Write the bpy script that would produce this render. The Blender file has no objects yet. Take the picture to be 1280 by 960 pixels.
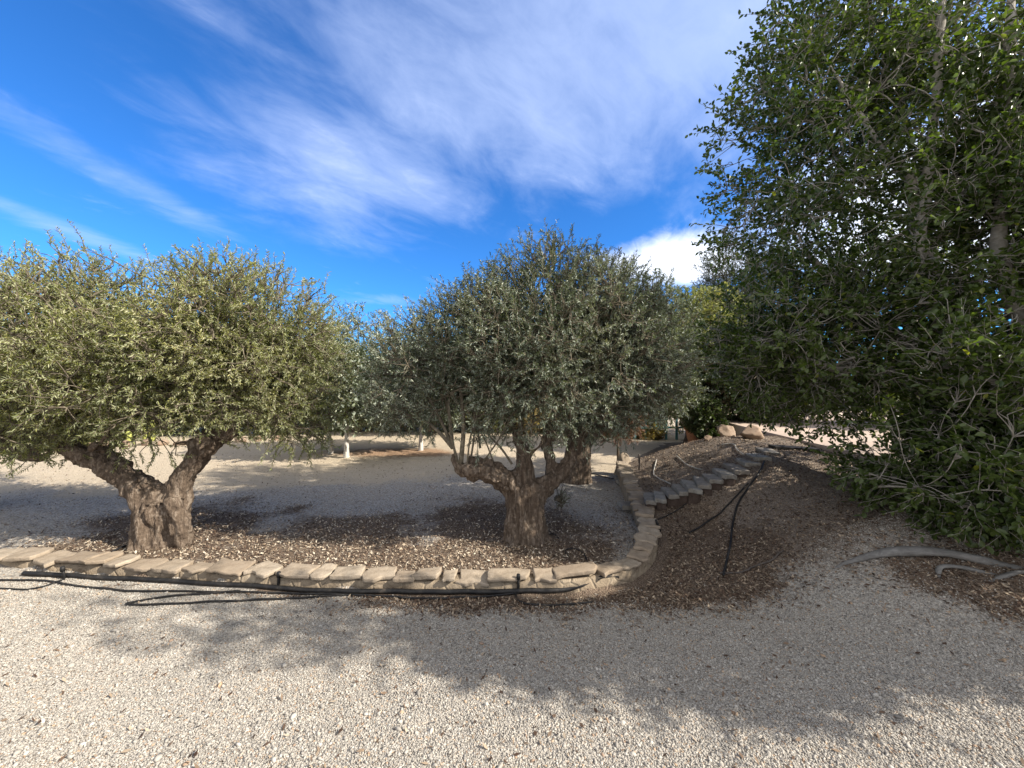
import bpy, bmesh, math, random
import numpy as np
from mathutils import Vector

RNG = np.random.default_rng(7)
random.seed(7)
scene = bpy.context.scene
COL = scene.collection
F, CX, CY, CAMZ = 485.0, 640.0, 480.0, 1.6      # focal length in photo pixels, eye height


def W(px, py, d):
    """world point at depth d (metres) on the line of sight through a photo pixel"""
    return np.array([(px - CX) / F * d, d, CAMZ - (py - CY) / F * d])


def Wz(px, py, z):
    d = (CAMZ - z) * F / (py - CY)
    return np.array([(px - CX) / F * d, d, z])


# ------------------------------------------------------------------ noise
def vnoise(P, seed=0):
    P = np.asarray(P, float)
    I = np.floor(P).astype(np.int64)
    f = P - I
    f = f * f * (3 - 2 * f)
    out = np.zeros(len(P))
    for dx in (0, 1):
        for dy in (0, 1):
            for dz in (0, 1):
                h = ((I[:, 0] + dx) * 374761393 + (I[:, 1] + dy) * 668265263 + (I[:, 2] + dz) * 2147483647 + seed * 974711)
                h = (h ^ (h >> 13)) * 1274126177
                h = (h ^ (h >> 16)) & 0xFFFF
                w = (f[:, 0] if dx else 1 - f[:, 0]) * (f[:, 1] if dy else 1 - f[:, 1]) * (f[:, 2] if dz else 1 - f[:, 2])
                out += w * (h / 65535.0)
    return out


def fbm(P, seed=0, octv=3):
    P = np.asarray(P, float)
    a, s, t = 0.5, 0.0, 0.0
    for k in range(octv):
        s = s + a * vnoise(P * (2 ** k) + 17.3 * k, seed + k)
        t += a
        a *= 0.5
    return s / t


def norm(v):
    return v / np.maximum(np.linalg.norm(v, axis=-1, keepdims=True), 1e-9)


# ------------------------------------------------------------------ meshes
def mesh_np(name, V, quads=None, tris=None, tint=None, smooth=False, extra=None):
    V = np.asarray(V, np.float32)
    nq = 0 if quads is None else len(quads)
    nt = 0 if tris is None else len(tris)
    me = bpy.data.meshes.new(name)
    me.vertices.add(len(V))
    me.vertices.foreach_set("co", V.ravel())
    loops = []
    starts = []
    tot = 0
    if nq:
        loops.append(np.asarray(quads, np.int32).ravel())
        starts.append(np.arange(nq, dtype=np.int32) * 4)
        tot = nq * 4
    if nt:
        loops.append(np.asarray(tris, np.int32).ravel())
        starts.append(tot + np.arange(nt, dtype=np.int32) * 3)
    loops = np.concatenate(loops)
    starts = np.concatenate(starts)
    me.loops.add(len(loops))
    me.loops.foreach_set("vertex_index", loops)
    me.polygons.add(nq + nt)
    me.polygons.foreach_set("loop_start", starts)
    me.update(calc_edges=True)
    if smooth:
        me.polygons.foreach_set("use_smooth", np.ones(nq + nt, bool))
    for nm, arr in ([("tint", tint)] if tint is not None else []) + list((extra or {}).items()):
        a = me.attributes.new(nm, 'FLOAT', 'POINT')
        a.data.foreach_set("value", np.asarray(arr, np.float32))
    return me


def obj(name, me, mat, parent=None):
    o = bpy.data.objects.new(name, me)
    COL.objects.link(o)
    if mat is not None and not me.materials:
        me.materials.append(mat)
    if parent is not None:
        o.parent = parent
        o.matrix_parent_inverse.identity()
    return o


def tag(o, label=None, cat=None, group=None, kind=None):
    if label: o["label"] = label
    if cat: o["category"] = cat
    if group: o["group"] = group
    if kind: o["kind"] = kind
    return o


def empty(name, loc, label, cat, group=None):
    o = bpy.data.objects.new(name, None)
    COL.objects.link(o)
    o.location = loc
    o.empty_display_size = 0.2
    return tag(o, label, cat, group)


def tubes(P, R, sides=5, cap=True):
    """P (N,K,3) centre lines, R (N,K) radii -> verts, quads, tris"""
    P = np.asarray(P, float)
    R = np.asarray(R, float)
    N, K, _ = P.shape
    T = np.empty_like(P)
    T[:, 1:-1] = P[:, 2:] - P[:, :-2]
    T[:, 0] = P[:, 1] - P[:, 0]
    T[:, -1] = P[:, -1] - P[:, -2]
    T = norm(T)
    ref = norm(P[:, -1] - P[:, 0])
    a = np.where(np.abs(ref[:, 2:3]) < 0.85, np.array([[0, 0, 1.0]]), np.array([[1.0, 0, 0]]))
    X = norm(np.cross(a[:, None, :], T))
    Y = np.cross(T, X)
    ang = np.arange(sides) * 2 * math.pi / sides
    V = P[:, :, None, :] + R[:, :, None, None] * (np.cos(ang)[None, None, :, None] * X[:, :, None, :] + np.sin(ang)[None, None, :, None] * Y[:, :, None, :])
    idx = np.arange(N * K * sides).reshape(N, K, sides)
    q = np.stack([idx[:, :-1, :], np.roll(idx, -1, 2)[:, :-1, :], np.roll(idx, -1, 2)[:, 1:, :], idx[:, 1:, :]], -1).reshape(-1, 4)
    V = V.reshape(-1, 3)
    tr = None
    if cap:
        base = len(V)
        V = np.concatenate([V, P[:, 0], P[:, -1]])
        c0 = base + np.arange(N)[:, None]
        c1 = base + N + np.arange(N)[:, None]
        t0 = np.stack([np.broadcast_to(c0, (N, sides)), np.roll(idx, -1, 2)[:, 0], idx[:, 0]], -1).reshape(-1, 3)
        t1 = np.stack([np.broadcast_to(c1, (N, sides)), idx[:, -1], np.roll(idx, -1, 2)[:, -1]], -1).reshape(-1, 3)
        tr = np.concatenate([t0, t1])
    return V, q, tr


class Acc:
    def __init__(s):
        s.V, s.Q, s.T, s.c, s.n = [], [], [], [], 0

    def add(s, V, q=None, t=None, tint=0.5):
        V = np.asarray(V, float)
        if q is not None and len(q): s.Q.append(np.asarray(q) + s.n)
        if t is not None and len(t): s.T.append(np.asarray(t) + s.n)
        s.V.append(V)
        s.c.append(np.full(len(V), tint) if np.isscalar(tint) else tint)
        s.n += len(V)

    def mesh(s, name, smooth=False):
        return mesh_np(name, np.concatenate(s.V), np.concatenate(s.Q) if s.Q else None, np.concatenate(s.T) if s.T else None,
                       np.concatenate(s.c), smooth)


def spline(pts, n):
    """Catmull-Rom resample of points (M,D) to n points"""
    p = np.asarray(pts, float)
    if len(p) == 2:
        t = np.linspace(0, 1, n)[:, None]
        return p[0] * (1 - t) + p[1] * t
    e = np.concatenate([[2 * p[0] - p[1]], p, [2 * p[-1] - p[-2]]])
    u = np.linspace(0, len(p) - 1 - 1e-6, n)
    i = u.astype(int)
    t = (u - i)[:, None]
    a, b, c, d = e[i], e[i + 1], e[i + 2], e[i + 3]
    return 0.5 * (2 * b + (c - a) * t + (2 * a - 5 * b + 4 * c - d) * t ** 2 + (3 * b - a - 3 * c + d) * t ** 3)


# ------------------------------------------------------------------ materials
class N:
    def __init__(s, name):
        s.m = bpy.data.materials.new(name)
        s.m.use_nodes = True
        s.t = s.m.node_tree
        s.bsdf = s.t.nodes["Principled BSDF"]
        s.out = s.t.nodes["Material Output"]

    def n(s, typ, **kw):
        nd = s.t.nodes.new(typ)
        for k, v in kw.items():
            if k.startswith("i_"):
                key = k[2:]
                key = int(key) if key.isdigit() else key.replace("_", " ")
                if isinstance(v, bpy.types.NodeSocket):
                    s.t.links.new(v, nd.inputs[key])
                else:
                    nd.inputs[key].default_value = v
            else:
                setattr(nd, k, v)
        return nd

    def link(s, a, b):
        s.t.links.new(a, b)

    def co(s, scale=(1, 1, 1)):
        tc = s.n("ShaderNodeTexCoord")
        mp = s.n("ShaderNodeMapping", i_Vector=tc.outputs["Object"], i_Scale=scale)
        return mp.outputs[0]

    def noise(s, co, scale, detail=4, rough=0.55, dist=0.0):
        return s.n("ShaderNodeTexNoise", i_Vector=co, i_Scale=scale, i_Detail=detail, i_Roughness=rough, i_Distortion=dist).outputs["Fac"]

    def ramp(s, fac, stops, interp='LINEAR'):
        r = s.n("ShaderNodeValToRGB", i_Fac=fac)
        cr = r.color_ramp
        cr.interpolation = interp
        while len(cr.elements) < len(stops):
            cr.elements.new(0.5)
        for e, (p, c) in zip(cr.elements, stops):
            e.position = p
            e.color = (c[0], c[1], c[2], 1) if not np.isscalar(c) else (c, c, c, 1)
        return r.outputs[0]

    def mix(s, fac, a, b, mode='MIX'):
        m = s.n("ShaderNodeMix", data_type='RGBA', blend_type=mode)
        for sock, v in ((m.inputs[0], fac), (m.inputs[6], a), (m.inputs[7], b)):
            if isinstance(v, bpy.types.NodeSocket):
                s.link(v, sock)
            elif np.isscalar(v):
                sock.default_value = v
            else:
                sock.default_value = (v[0], v[1], v[2], 1)
        return m.outputs[2]

    def math(s, op, a, b=0.0, clamp=False):
        m = s.n("ShaderNodeMath", operation=op, use_clamp=clamp)
        for sock, v in ((m.inputs[0], a), (m.inputs[1], b)):
            if isinstance(v, bpy.types.NodeSocket): s.link(v, sock)
            else: sock.default_value = v
        return m.outputs[0]

    def attr(s, name):
        return s.n("ShaderNodeAttribute", attribute_name=name).outputs["Fac"]

    def bump(s, h, strength=0.5, dist=0.01, normal=None):
        b = s.n("ShaderNodeBump", i_Height=h, i_Strength=strength, i_Distance=dist)
        if normal is not None: s.link(normal, b.inputs["Normal"])
        return b.outputs[0]

    def done(s, color=None, rough=0.8, normal=None, spec=0.3):
        if color is not None:
            if isinstance(color, bpy.types.NodeSocket): s.link(color, s.bsdf.inputs["Base Color"])
            else: s.bsdf.inputs["Base Color"].default_value = (*color, 1)
        if isinstance(rough, bpy.types.NodeSocket): s.link(rough, s.bsdf.inputs["Roughness"])
        else: s.bsdf.inputs["Roughness"].default_value = rough
        s.bsdf.inputs["Specular IOR Level"].default_value = spec
        if normal is not None: s.link(normal, s.bsdf.inputs["Normal"])
        return s.m


def leaf_material(name, front, back, rough=0.5, trans=0.25, spec=0.4):
    s = N(name)
    t = s.attr("tint")
    f = s.ramp(t, front)
    b = s.ramp(t, back)
    geo = s.n("ShaderNodeNewGeometry")
    c = s.mix(geo.outputs["Backfacing"], f, b)
    s.done(c, rough, None, spec)
    tr = s.n("ShaderNodeBsdfTranslucent")
    tc = s.mix(1.0, c, (1.5, 1.6, 0.55), 'MULTIPLY')
    s.link(tc, tr.inputs["Color"])
    mx = s.n("ShaderNodeMixShader", i_0=trans)
    s.link(s.bsdf.outputs[0], mx.inputs[1])
    s.link(tr.outputs[0], mx.inputs[2])
    s.link(mx.outputs[0], s.out.inputs[0])
    return s.m


def bark_material(name, lo, mid, hi, vscale=(14, 14, 3.0), bump=0.9, dist=0.03):
    s = N(name)
    co = s.co(vscale)
    n1 = s.noise(co, 1.0, 6, 0.65, 1.2)
    co2 = s.co((1, 1, 1))
    n2 = s.noise(co2, 40, 4, 0.6)
    n3 = s.noise(co2, 4, 3, 0.5)
    m = s.math('ADD', s.math('MULTIPLY', n1, 0.7), s.math('MULTIPLY', n2, 0.3))
    c = s.ramp(m, [(0.34, lo), (0.5, mid), (0.66, hi)])
    c = s.mix(s.math('MULTIPLY', n3, 0.5), c, mid)
    return s.done(c, 0.9, s.bump(m, bump, dist), 0.15)


M = {}
M['olive_sunny'] = leaf_material('olive_leaf_sunlit_yellow',  # lighter, yellower copy of the olive leaf; sunlight is worked into the colour
    [(0.0, (.115, .135, .036)), (.45, (.27, .285, .09)), (.85, (.44, .43, .19)), (1.0, (.58, .49, .22))],
    [(0.0, (.20, .22, .12)), (.6, (.36, .37, .22)), (1.0, (.50, .47, .30))], 0.5, 0.25)
M['olive_grey'] = leaf_material('olive_leaf_grey_green',
    [(0.0, (.052, .072, .040)), (.45, (.125, .153, .092)), (.85, (.26, .285, .195)), (1.0, (.32, .30, .16))],
    [(0.0, (.17, .195, .15)), (.6, (.31, .345, .27)), (1.0, (.50, .51, .41))], 0.38, 0.18, .5)
M['ficus_leaf'] = leaf_material('ficus_leaf_green',
    [(0.0, (.030, .050, .013)), (.6, (.075, .112, .026)), (.92, (.14, .185, .04)), (1.0, (.24, .26, .04))],
    [(0.0, (.075, .11, .035)), (.8, (.14, .18, .06)), (1.0, (.20, .22, .05))], 0.33, 0.42, 0.5)
M['citrus_leaf'] = leaf_material('citrus_leaf_green',
    [(0.0, (.025, .045, .015)), (.6, (.05, .08, .025)), (1.0, (.12, .14, .04))],
    [(0.0, (.06, .085, .04)), (1.0, (.14, .16, .07))], 0.45, 0.25)
M['shrub_leaf'] = leaf_material('shrub_leaf_yellow',
    [(0.0, (.05, .07, .02)), (.6, (.12, .14, .04)), (1.0, (.30, .26, .06))],
    [(0.0, (.08, .10, .04)), (1.0, (.26, .25, .10))], 0.55, 0.3)
M['dry_leaf'] = leaf_material('dry_grass_blade',
    [(0.0, (.20, .15, .06)), (.6, (.35, .27, .12)), (1.0, (.50, .40, .20))],
    [(0.0, (.20, .15, .06)), (1.0, (.45, .36, .18))], 0.7, 0.2)
M['pink_leaf'] = leaf_material('reddish_leaf',
    [(0.0, (.12, .05, .035)), (.6, (.25, .11, .08)), (1.0, (.40, .22, .16))],
    [(0.0, (.16, .08, .06)), (1.0, (.36, .22, .16))], 0.6, 0.25)
M['dark_leaf'] = leaf_material('dark_hedge_leaf',
    [(0.0, (.012, .022, .008)), (.6, (.024, .040, .012)), (1.0, (.05, .07, .02))],
    [(0.0, (.02, .035, .012)), (1.0, (.05, .07, .03))], 0.5, 0.15)
M['blue_leaf'] = leaf_material('grey_blue_leaf',
    [(0.0, (.05, .065, .055)), (.6, (.09, .11, .095)), (1.0, (.17, .19, .16))],
    [(0.0, (.08, .10, .09)), (1.0, (.20, .22, .19))], 0.55, 0.2)
M['olive_bark'] = bark_material('olive_bark', (.026, .018, .013), (.135, .100, .073), (.37, .305, .24), (22, 22, 4.0), 1.0, .04)
M['olive_twig'] = bark_material('olive_twig', (.06, .05, .035), (.15, .125, .09), (.32, .28, .21), (20, 20, 20), 0.3, 0.005)
M['ficus_bark'] = bark_material('ficus_bark', (.16, .145, .12), (.30, .275, .235), (.46, .43, .38), (6, 6, 9), 0.4, 0.01)
M['root_bark'] = bark_material('root_bark', (.09, .085, .078), (.17, .163, .152), (.27, .26, .245), (4, 22, 22), 0.5, 0.012)
M['white_trunk'] = bark_material('whitewashed_bark', (.22, .20, .17), (.55, .52, .47), (.76, .74, .70), (10, 10, 6), 0.4, 0.01)


def stone_material(name, a, b, c, scale=14, bump=0.6):
    s = N(name)
    co = s.co()
    inf = s.n("ShaderNodeObjectInfo").outputs["Random"]
    n1 = s.noise(co, scale, 6, 0.65)
    n2 = s.noise(co, scale * 6, 4, 0.6)
    n3 = s.noise(co, 2.3, 2, 0.5)
    m = s.math('ADD', s.math('MULTIPLY', n1, 0.65), s.math('MULTIPLY', n2, 0.35))
    col = s.ramp(m, [(0.33, a), (0.5, b), (0.68, c)])
    col = s.mix(s.math('MULTIPLY', inf, 0.6), col, (b[0] * .60, b[1] * .53, b[2] * .48))
    col = s.mix(s.math('MULTIPLY', n3, 0.3), col, a)
    return s.done(col, 0.92, s.bump(m, bump, 0.015), 0.15)


M['capstone'] = stone_material('sandstone_cap', (.22, .18, .135), (.38, .315, .24), (.52, .445, .35))
M['slab'] = stone_material('grey_stone_slab', (.16, .145, .125), (.32, .30, .265), (.45, .43, .385), 10)
M['boulder'] = stone_material('tan_boulder', (.20, .14, .10), (.36, .27, .20), (.48, .39, .30), 5)
M['riser'] = stone_material('brown_brick_riser', (.045, .034, .028), (.09, .066, .053), (.16, .12, .10), 20)


def wall_material():
    s = N('rubble_wall_face')
    co = s.co()
    v = s.n("ShaderNodeTexVoronoi", i_Vector=co, i_Scale=7.0, feature='DISTANCE_TO_EDGE')
    vc = s.n("ShaderNodeTexVoronoi", i_Vector=co, i_Scale=7.0)
    n1 = s.noise(co, 9, 6, 0.65)
    n2 = s.noise(co, 70, 4, 0.6)
    edge = s.ramp(v.outputs["Distance"], [(0.0, 0.0), (0.09, 1.0)])
    sep = s.n("ShaderNodeSeparateColor", i_Color=vc.outputs["Color"]).outputs[0]
    stone = s.ramp(sep, [(0, (.22, .165, .11)), (.5, (.31, .24, .165)), (1, (.40, .33, .24))])
    mort = s.ramp(n1, [(0.3, (.19, .145, .10)), (0.7, (.36, .295, .215))])
    c = s.mix(s.math('MULTIPLY', edge, s.ramp(n1, [(.45, 0.0), (.65, .55)])), mort, stone)
    h = s.math('ADD', s.math('MULTIPLY', edge, 0.35), s.math('ADD', s.math('MULTIPLY', n1, .6), s.math('MULTIPLY', n2, .3)))
    return s.done(c, 0.95, s.bump(h, 0.8, 0.03), 0.1)


M['wall_face'] = wall_material()


def plain(name, c, rough=0.6, spec=0.4, var=0.25, scale=25, bump=0.2):
    s = N(name)
    co = s.co()
    n = s.noise(co, scale, 5, 0.6)
    n2 = s.noise(co, scale * 0.13, 3, 0.5)
    f = s.math('ADD', s.math('MULTIPLY', n, .6), s.math('MULTIPLY', n2, .4))
    col = s.ramp(f, [(.3, tuple(x * (1 - var) for x in c)), (.7, tuple(min(1, x * (1 + var)) for x in c))])
    return s.done(col, rough, s.bump(n, bump, 0.01), spec)


def dusty(name):
    s = N(name)
    co = s.co()
    n = s.noise(co, 9, 5, .7)
    n2 = s.noise(co, 60, 3, .6)
    c = s.ramp(s.math('ADD', s.math('MULTIPLY', n, .7), s.math('MULTIPLY', n2, .3)), [(.45, (.010, .010, .011)), (.60, (.030, .027, .024)), (.72, (.13, .105, .08))])
    return s.done(c, .6, s.bump(n2, .3, .004), .35)


M['pipe'] = dusty('black_polythene')
M['hose'] = dusty('dusty_black_hose')
M['whitepipe'] = plain('weathered_pale_pipe', (.42, .40, .36), 0.6)
M['terracotta'] = plain('terracotta', (.42, .20, .11), 0.8, .2)
M['paving'] = plain('pinkish_paving', (.50, .395, .32), 0.85, .2, .15, 8)
M['pinkwall'] = plain('pinkish_render', (.40, .24, .19), 0.9, .1, .15, 6)
M['darkstone'] = plain('dark_stone', (.10, .085, .075), 0.9, .1, .4, 9, .6)
M['whitewall'] = plain('white_render', (.78, .77, .74), 0.9, .1, .06, 8)
M['teal'] = plain('teal_paint', (.10, .24, .25), 0.5, .4, .2)
M['cactus'] = plain('yellow_green_cactus', (.34, .36, .10), 0.6, .3, .35, 14, .4)
M['wood'] = plain('dark_timber', (.035, .032, .03), 0.8, .2, .4, 14, .5)

# ------------------------------------------------------------------ terrain
WALL_PX = [(-420, 676, .05), (-220, 682, .05), (0, 694, .05), (100, 700, .05), (200, 707, .05), (320, 714, .05), (450, 719, .05), (560, 721, .05),
           (650, 721, .05), (720, 718, .06), (775, 708, .08), (805, 692, .10), (818, 670, .14), (816, 648, .17), (804, 622, .20),
           (794, 603, .24), (786, 586, .28), (781, 575, .30)]
WALL = np.array([Wz(*p) for p in WALL_PX])
WALLS = spline(WALL, 220)
BOUND = np.concatenate([[[-60, 6.0, 0], [-12, 4.6, 0]], WALLS, [[2.5, 8.2, .05], [4.2, 10.5, .05], [9, 13, .05], [60, 20, .05]]])


def inside_inner(x, y):
    """+ distance on the grove side of the wall line, - on the outer side"""
    P = np.stack([x, y], -1)
    A = BOUND[:-1, :2]
    B = BOUND[1:, :2]
    best = np.full(len(P), 1e9)
    sgn = np.ones(len(P))
    for a, b in zip(A, B):
        ab = b - a
        t = np.clip(((P - a) @ ab) / (ab @ ab), 0, 1)
        d = P - (a + t[:, None] * ab)
        dd = np.hypot(d[:, 0], d[:, 1])
        cr = ab[0] * (P[:, 1] - a[1]) - ab[1] * (P[:, 0] - a[0])
        m = dd < best - 1e-9
        best[m] = dd[m]
        sgn[m] = np.sign(cr[m])
    return best * np.where(sgn == 0, 1, sgn)


CTRL = []
for p in [(830, 722, -.05), (900, 722, .0), (900, 650, .14), (960, 640, .30), (1000, 610, .50), (1020, 590, .62), (1100, 690, .33), (1100, 640, .50),
          (1190, 640, .58), (1000, 740, .06), (1200, 780, .13), (1280, 830, .08), (1100, 850, .0), (1280, 900, .0), (860, 555, .56), (800, 577, .31),
          (905, 547, .74), (830, 602, .24), (880, 582, .46), (840, 660, .10), (845, 630, .15), (812, 624, .19), (877, 606, .45), (944, 573, .70), (1270, 700, .36)]:
    CTRL.append(Wz(*p))
CTRL += [np.array(p) for p in [(4.2, 3.3, .66), (4.3, 5, .68), (4.4, 6.6, .70), (6, 3, .68), (7, 6, .68), (9, 3, .68), (9, 8, .6), (12, 5, .6), (12, 0, .3), (6, 1, .45), (9, -2, .2),
                               (4.2, 1.4, .2), (0, 0, 0), (-2, .5, 0), (2, .5, 0), (4, 0, .02), (0, -3, 0), (-6, -2, 0), (6, -4, 0), (0, 1.8, 0), (-2, 1.8, 0), (-4, 1.8, 0.0), (-7, 1, 0), (-14, 2, 0),
                               (0, 2.5, -.03), (-1.5, 2.55, -.03), (-3, 2.6, -.03), (-5, 2.7, -.02), (.0, 2.95, -.06), (-1.5, 3.0, -.06), (-3, 3.1, -.055), (-4.2, 3.3, -.045), (-5.5, 3.5, -.03),
                               (.6, 2.95, -.06), (1.05, 3.15, -.05), (2.5, 8.2, .1), (3.3, 8.6, .2), (5, 10, .45), (20, 8, .4), (20, -10, 0), (-20, -10, 0), (-20, 4, 0)]]
CTRL = np.array(CTRL)


def _U(r2):
    return np.where(r2 > 1e-12, r2 * np.log(r2 + 1e-12) * .5, 0)


_n = len(CTRL)
_d2 = ((CTRL[:, None, :2] - CTRL[None, :, :2]) ** 2).sum(-1)
_Pm = np.c_[np.ones(_n), CTRL[:, :2]]
_K = np.block([[_U(_d2) + 0.02 * np.eye(_n), _Pm], [_Pm.T, np.zeros((3, 3))]])
_w = np.linalg.solve(_K, np.r_[CTRL[:, 2], 0, 0, 0])


def outer_z(x, y):
    P = np.stack([np.clip(x, -20, 20), np.clip(y, -10, 14)], -1)
    out = np.empty(len(P))
    for s in range(0, len(P), 20000):
        q = P[s:s + 20000]
        d2 = ((q[:, None] - CTRL[None, :, :2]) ** 2).sum(-1)
        out[s:s + 20000] = _U(d2) @ _w[:_n] + np.c_[np.ones(len(q)), q] @ _w[_n:]
    return np.clip(out, -.12, .74)


def ground_z(x, y):
    x = np.atleast_1d(np.asarray(x, float))
    y = np.atleast_1d(np.asarray(y, float))
    s = inside_inner(x, y)
    zo = outer_z(x, y)
    far = np.clip((np.hypot(x, y) - 13) / 8, 0, 1)
    zo = zo * (1 - far)
    # beyond the end of the wall the mound runs out smoothly into the flat grove
    soft = np.clip((y - 6.6) / .6, 0, 1) * 1.0
    blend = np.clip(-s / (.02 + soft * 1.4), 0, 1)
    blend = blend * blend * (3 - 2 * blend)
    z = zo * blend
    P = np.stack([x * 1.3, y * 1.3, x * 0], -1)
    z = z + (fbm(P, 3, 3) - .5) * .035 + (vnoise(P * 6, 9) - .5) * .010
    return z


def gpt(px, py, lift=0.0):
    """where the line of sight through a photo pixel meets the ground"""
    d = np.linspace(.9, 14, 2600)
    x = (px - CX) / F * d
    z = CAMZ - (py - CY) / F * d
    g = ground_z(x, d)
    k = np.argmax(z <= g)
    if z[k] > g[k]: k = len(d) - 1
    return np.array([x[k], d[k], g[k] + lift])


def gpts(pxs, lift):
    return np.array([gpt(a, b, lift) for a, b in pxs])


def axis(lo, hi, step, out):
    return np.unique(np.concatenate([-np.array(out[::-1]) if lo < 0 else [], np.arange(lo, hi + step / 2, step), out]))


gx = np.concatenate([[-400, -150, -70, -40, -25, -17, -13, -10.5], np.arange(-9, 9.001, .045), [10, 11.5, 13.5, 17, 25, 40, 70, 150, 400]])
gy = np.concatenate([[-100, -40, -15, -6, -2.5, -1, -.2, .3, .7], np.arange(.9, 10.01, .045), [10.3, 10.8, 11.5, 12.5, 14, 17, 22, 35, 60, 120, 250, 500]])
GX, GY = np.meshgrid(gx, gy)
gxf, gyf = GX.ravel(), GY.ravel()
gzf = ground_z(gxf, gyf)
sd = inside_inner(gxf, gyf)


def soil_masks(x, y, s):
    P = np.stack([x, y, x * 0], -1)
    nz = (fbm(P * 2.2, 21, 3) - .5) * 2
    inner = s > 0
    # leaf litter
    dwall_in = s
    tree_d = np.minimum(np.minimum(np.hypot(x + 3.65, (y - 4.1) * 1.1), np.hypot(x - .1, (y - 4.1) * 1.0)), np.hypot(x + 1.8, y - 3.6) * 1.0)
    mul_in = np.clip((1.65 + nz * .8 - tree_d) * 1.1, 0, 1) * inner
    strip = np.clip((.40 + nz * .26 + np.clip((x + .8) * .15, -.30, .25) + s) * 2.6 + nz * .25, 0, 1) * (~inner) * (y < 3.6)
    low = np.clip(1.15 - np.hypot((x - 1.65) / .85, (y - 3.6) / 1.3) + nz * .25, 0, 1) * 1.8 * (~inner) * np.clip((y - 2.70 - .3 * nz) * 2.2, 0, 1)
    rt = np.clip((y - 2.25 + (x - 2.9) * .45 + nz * .2) * 3, 0, 1) * np.clip((x - 2.35 + nz * .25) * 2, 0, 1) * np.clip((3.15 - y) * 2, 0, 1) * (~inner)
    mulch = np.clip(mul_in * .8 + strip + np.clip(low, 0, 1) + rt * .95, 0, 1)
    mound = np.clip((x - 1.0) * 1.5, 0, 1) * np.clip((y - 2.60 + nz * .30) * 1.5, 0, 1) * (~inner)
    path = np.clip((y - 6.0 - nz * .5 + np.clip((-x - 1) * .25, 0, 1)) * .8, 0, 1) * inner
    red = np.clip(1 - np.hypot((x + 2.6) / 3.0, (y - 9.0) / 1.0) + nz * .3, 0, 1) * inner
    return mulch, mound, path, red


mulch, mound, path, red = soil_masks(gxf, gyf, sd)
nx, ny = len(gx), len(gy)
I = np.arange(nx * ny).reshape(ny, nx)
gq = np.stack([I[:-1, :-1], I[:-1, 1:], I[1:, 1:], I[1:, :-1]], -1).reshape(-1, 4)
ground_me = mesh_np('ground', np.stack([gxf, gyf, gzf], -1), gq, smooth=True,
                    extra={'mulch': mulch, 'mound': mound, 'path': path, 'red': red})


def ground_material():
    s = N('gravel_and_soil')
    co = s.co()
    v = s.n("ShaderNodeTexVoronoi", i_Vector=co, i_Scale=75.0)
    v2 = s.n("ShaderNodeTexVoronoi", i_Vector=co, i_Scale=42.0)
    sep = s.n("ShaderNodeSeparateColor", i_Color=v.outputs["Color"]).outputs[0]
    big = s.noise(co, 1.1, 4, 0.55)
    mid = s.noise(co, 9, 5, 0.6)
    fine = s.noise(co, 90, 4, 0.65)
    grav = s.ramp(sep, [(0, (.20, .185, .17)), (.25, (.34, .315, .28)), (.6, (.47, .435, .385)), (.85, (.58, .54, .48)), (1, (.42, .30, .20))])
    grav = s.mix(s.ramp(big, [(.4, 0.0), (.7, .35)]), grav, (.40, .33, .245))
    mul = s.ramp(fine, [(.3, (.055, .038, .028)), (.5, (.16, .118, .088)), (.66, (.30, .24, .18)), (.8, (.46, .39, .30))])
    mul = s.mix(s.ramp(mid, [(.4, 0.0), (.75, .6)]), mul, (.21, .155, .11))
    mou = s.ramp(fine, [(.3, (.12, .09, .07)), (.5, (.225, .178, .14)), (.7, (.36, .30, .24))])
    mou = s.mix(s.ramp(mid, [(.35, 0.0), (.7, .5)]), mou, (.26, .22, .18))
    pat = s.ramp(fine, [(.3, (.45, .37, .27)), (.7, (.66, .565, .43))])
    pat = s.mix(s.ramp(mid, [(.4, 0.0), (.75, .5)]), pat, (.46, .37, .26))
    spk = s.noise(co, 34, 3, .7)
    pat = s.mix(s.ramp(spk, [(.56, 0.0), (.72, .65)]), pat, (.22, .165, .115))
    grav = s.mix(s.ramp(spk, [(.58, 0.0), (.74, .55)]), grav, (.17, .14, .11))
    redc = s.ramp(fine, [(.3, (.26, .155, .095)), (.7, (.48, .335, .22))])

    def mk(name, lo=.35, hi=.65):
        a = s.attr(name)
        j = s.math('ADD', a, s.math('MULTIPLY', s.math('SUBTRACT', s.noise(co, 14, 5, .7), .5), .9))
        return s.ramp(j, [(lo, 0.0), (hi, 1.0)])

    c = s.mix(mk('path'), grav, pat)
    c = s.mix(mk('red'), c, redc)
    c = s.mix(mk('mound'), c, mou)
    c = s.mix(mk('mulch'), c, mul)
    h = s.math('ADD', s.math('MULTIPLY', s.math('SUBTRACT', 1.0, v.outputs["Distance"]), .55), s.math('ADD', s.math('MULTIPLY', v2.outputs["Distance"], -.4), s.math('MULTIPLY', fine, .5)))
    return s.done(c, 0.95, s.bump(h, 1.0, 0.022), 0.15)


ground = obj('ground', ground_me, ground_material())
tag(ground, kind='structure')

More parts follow.
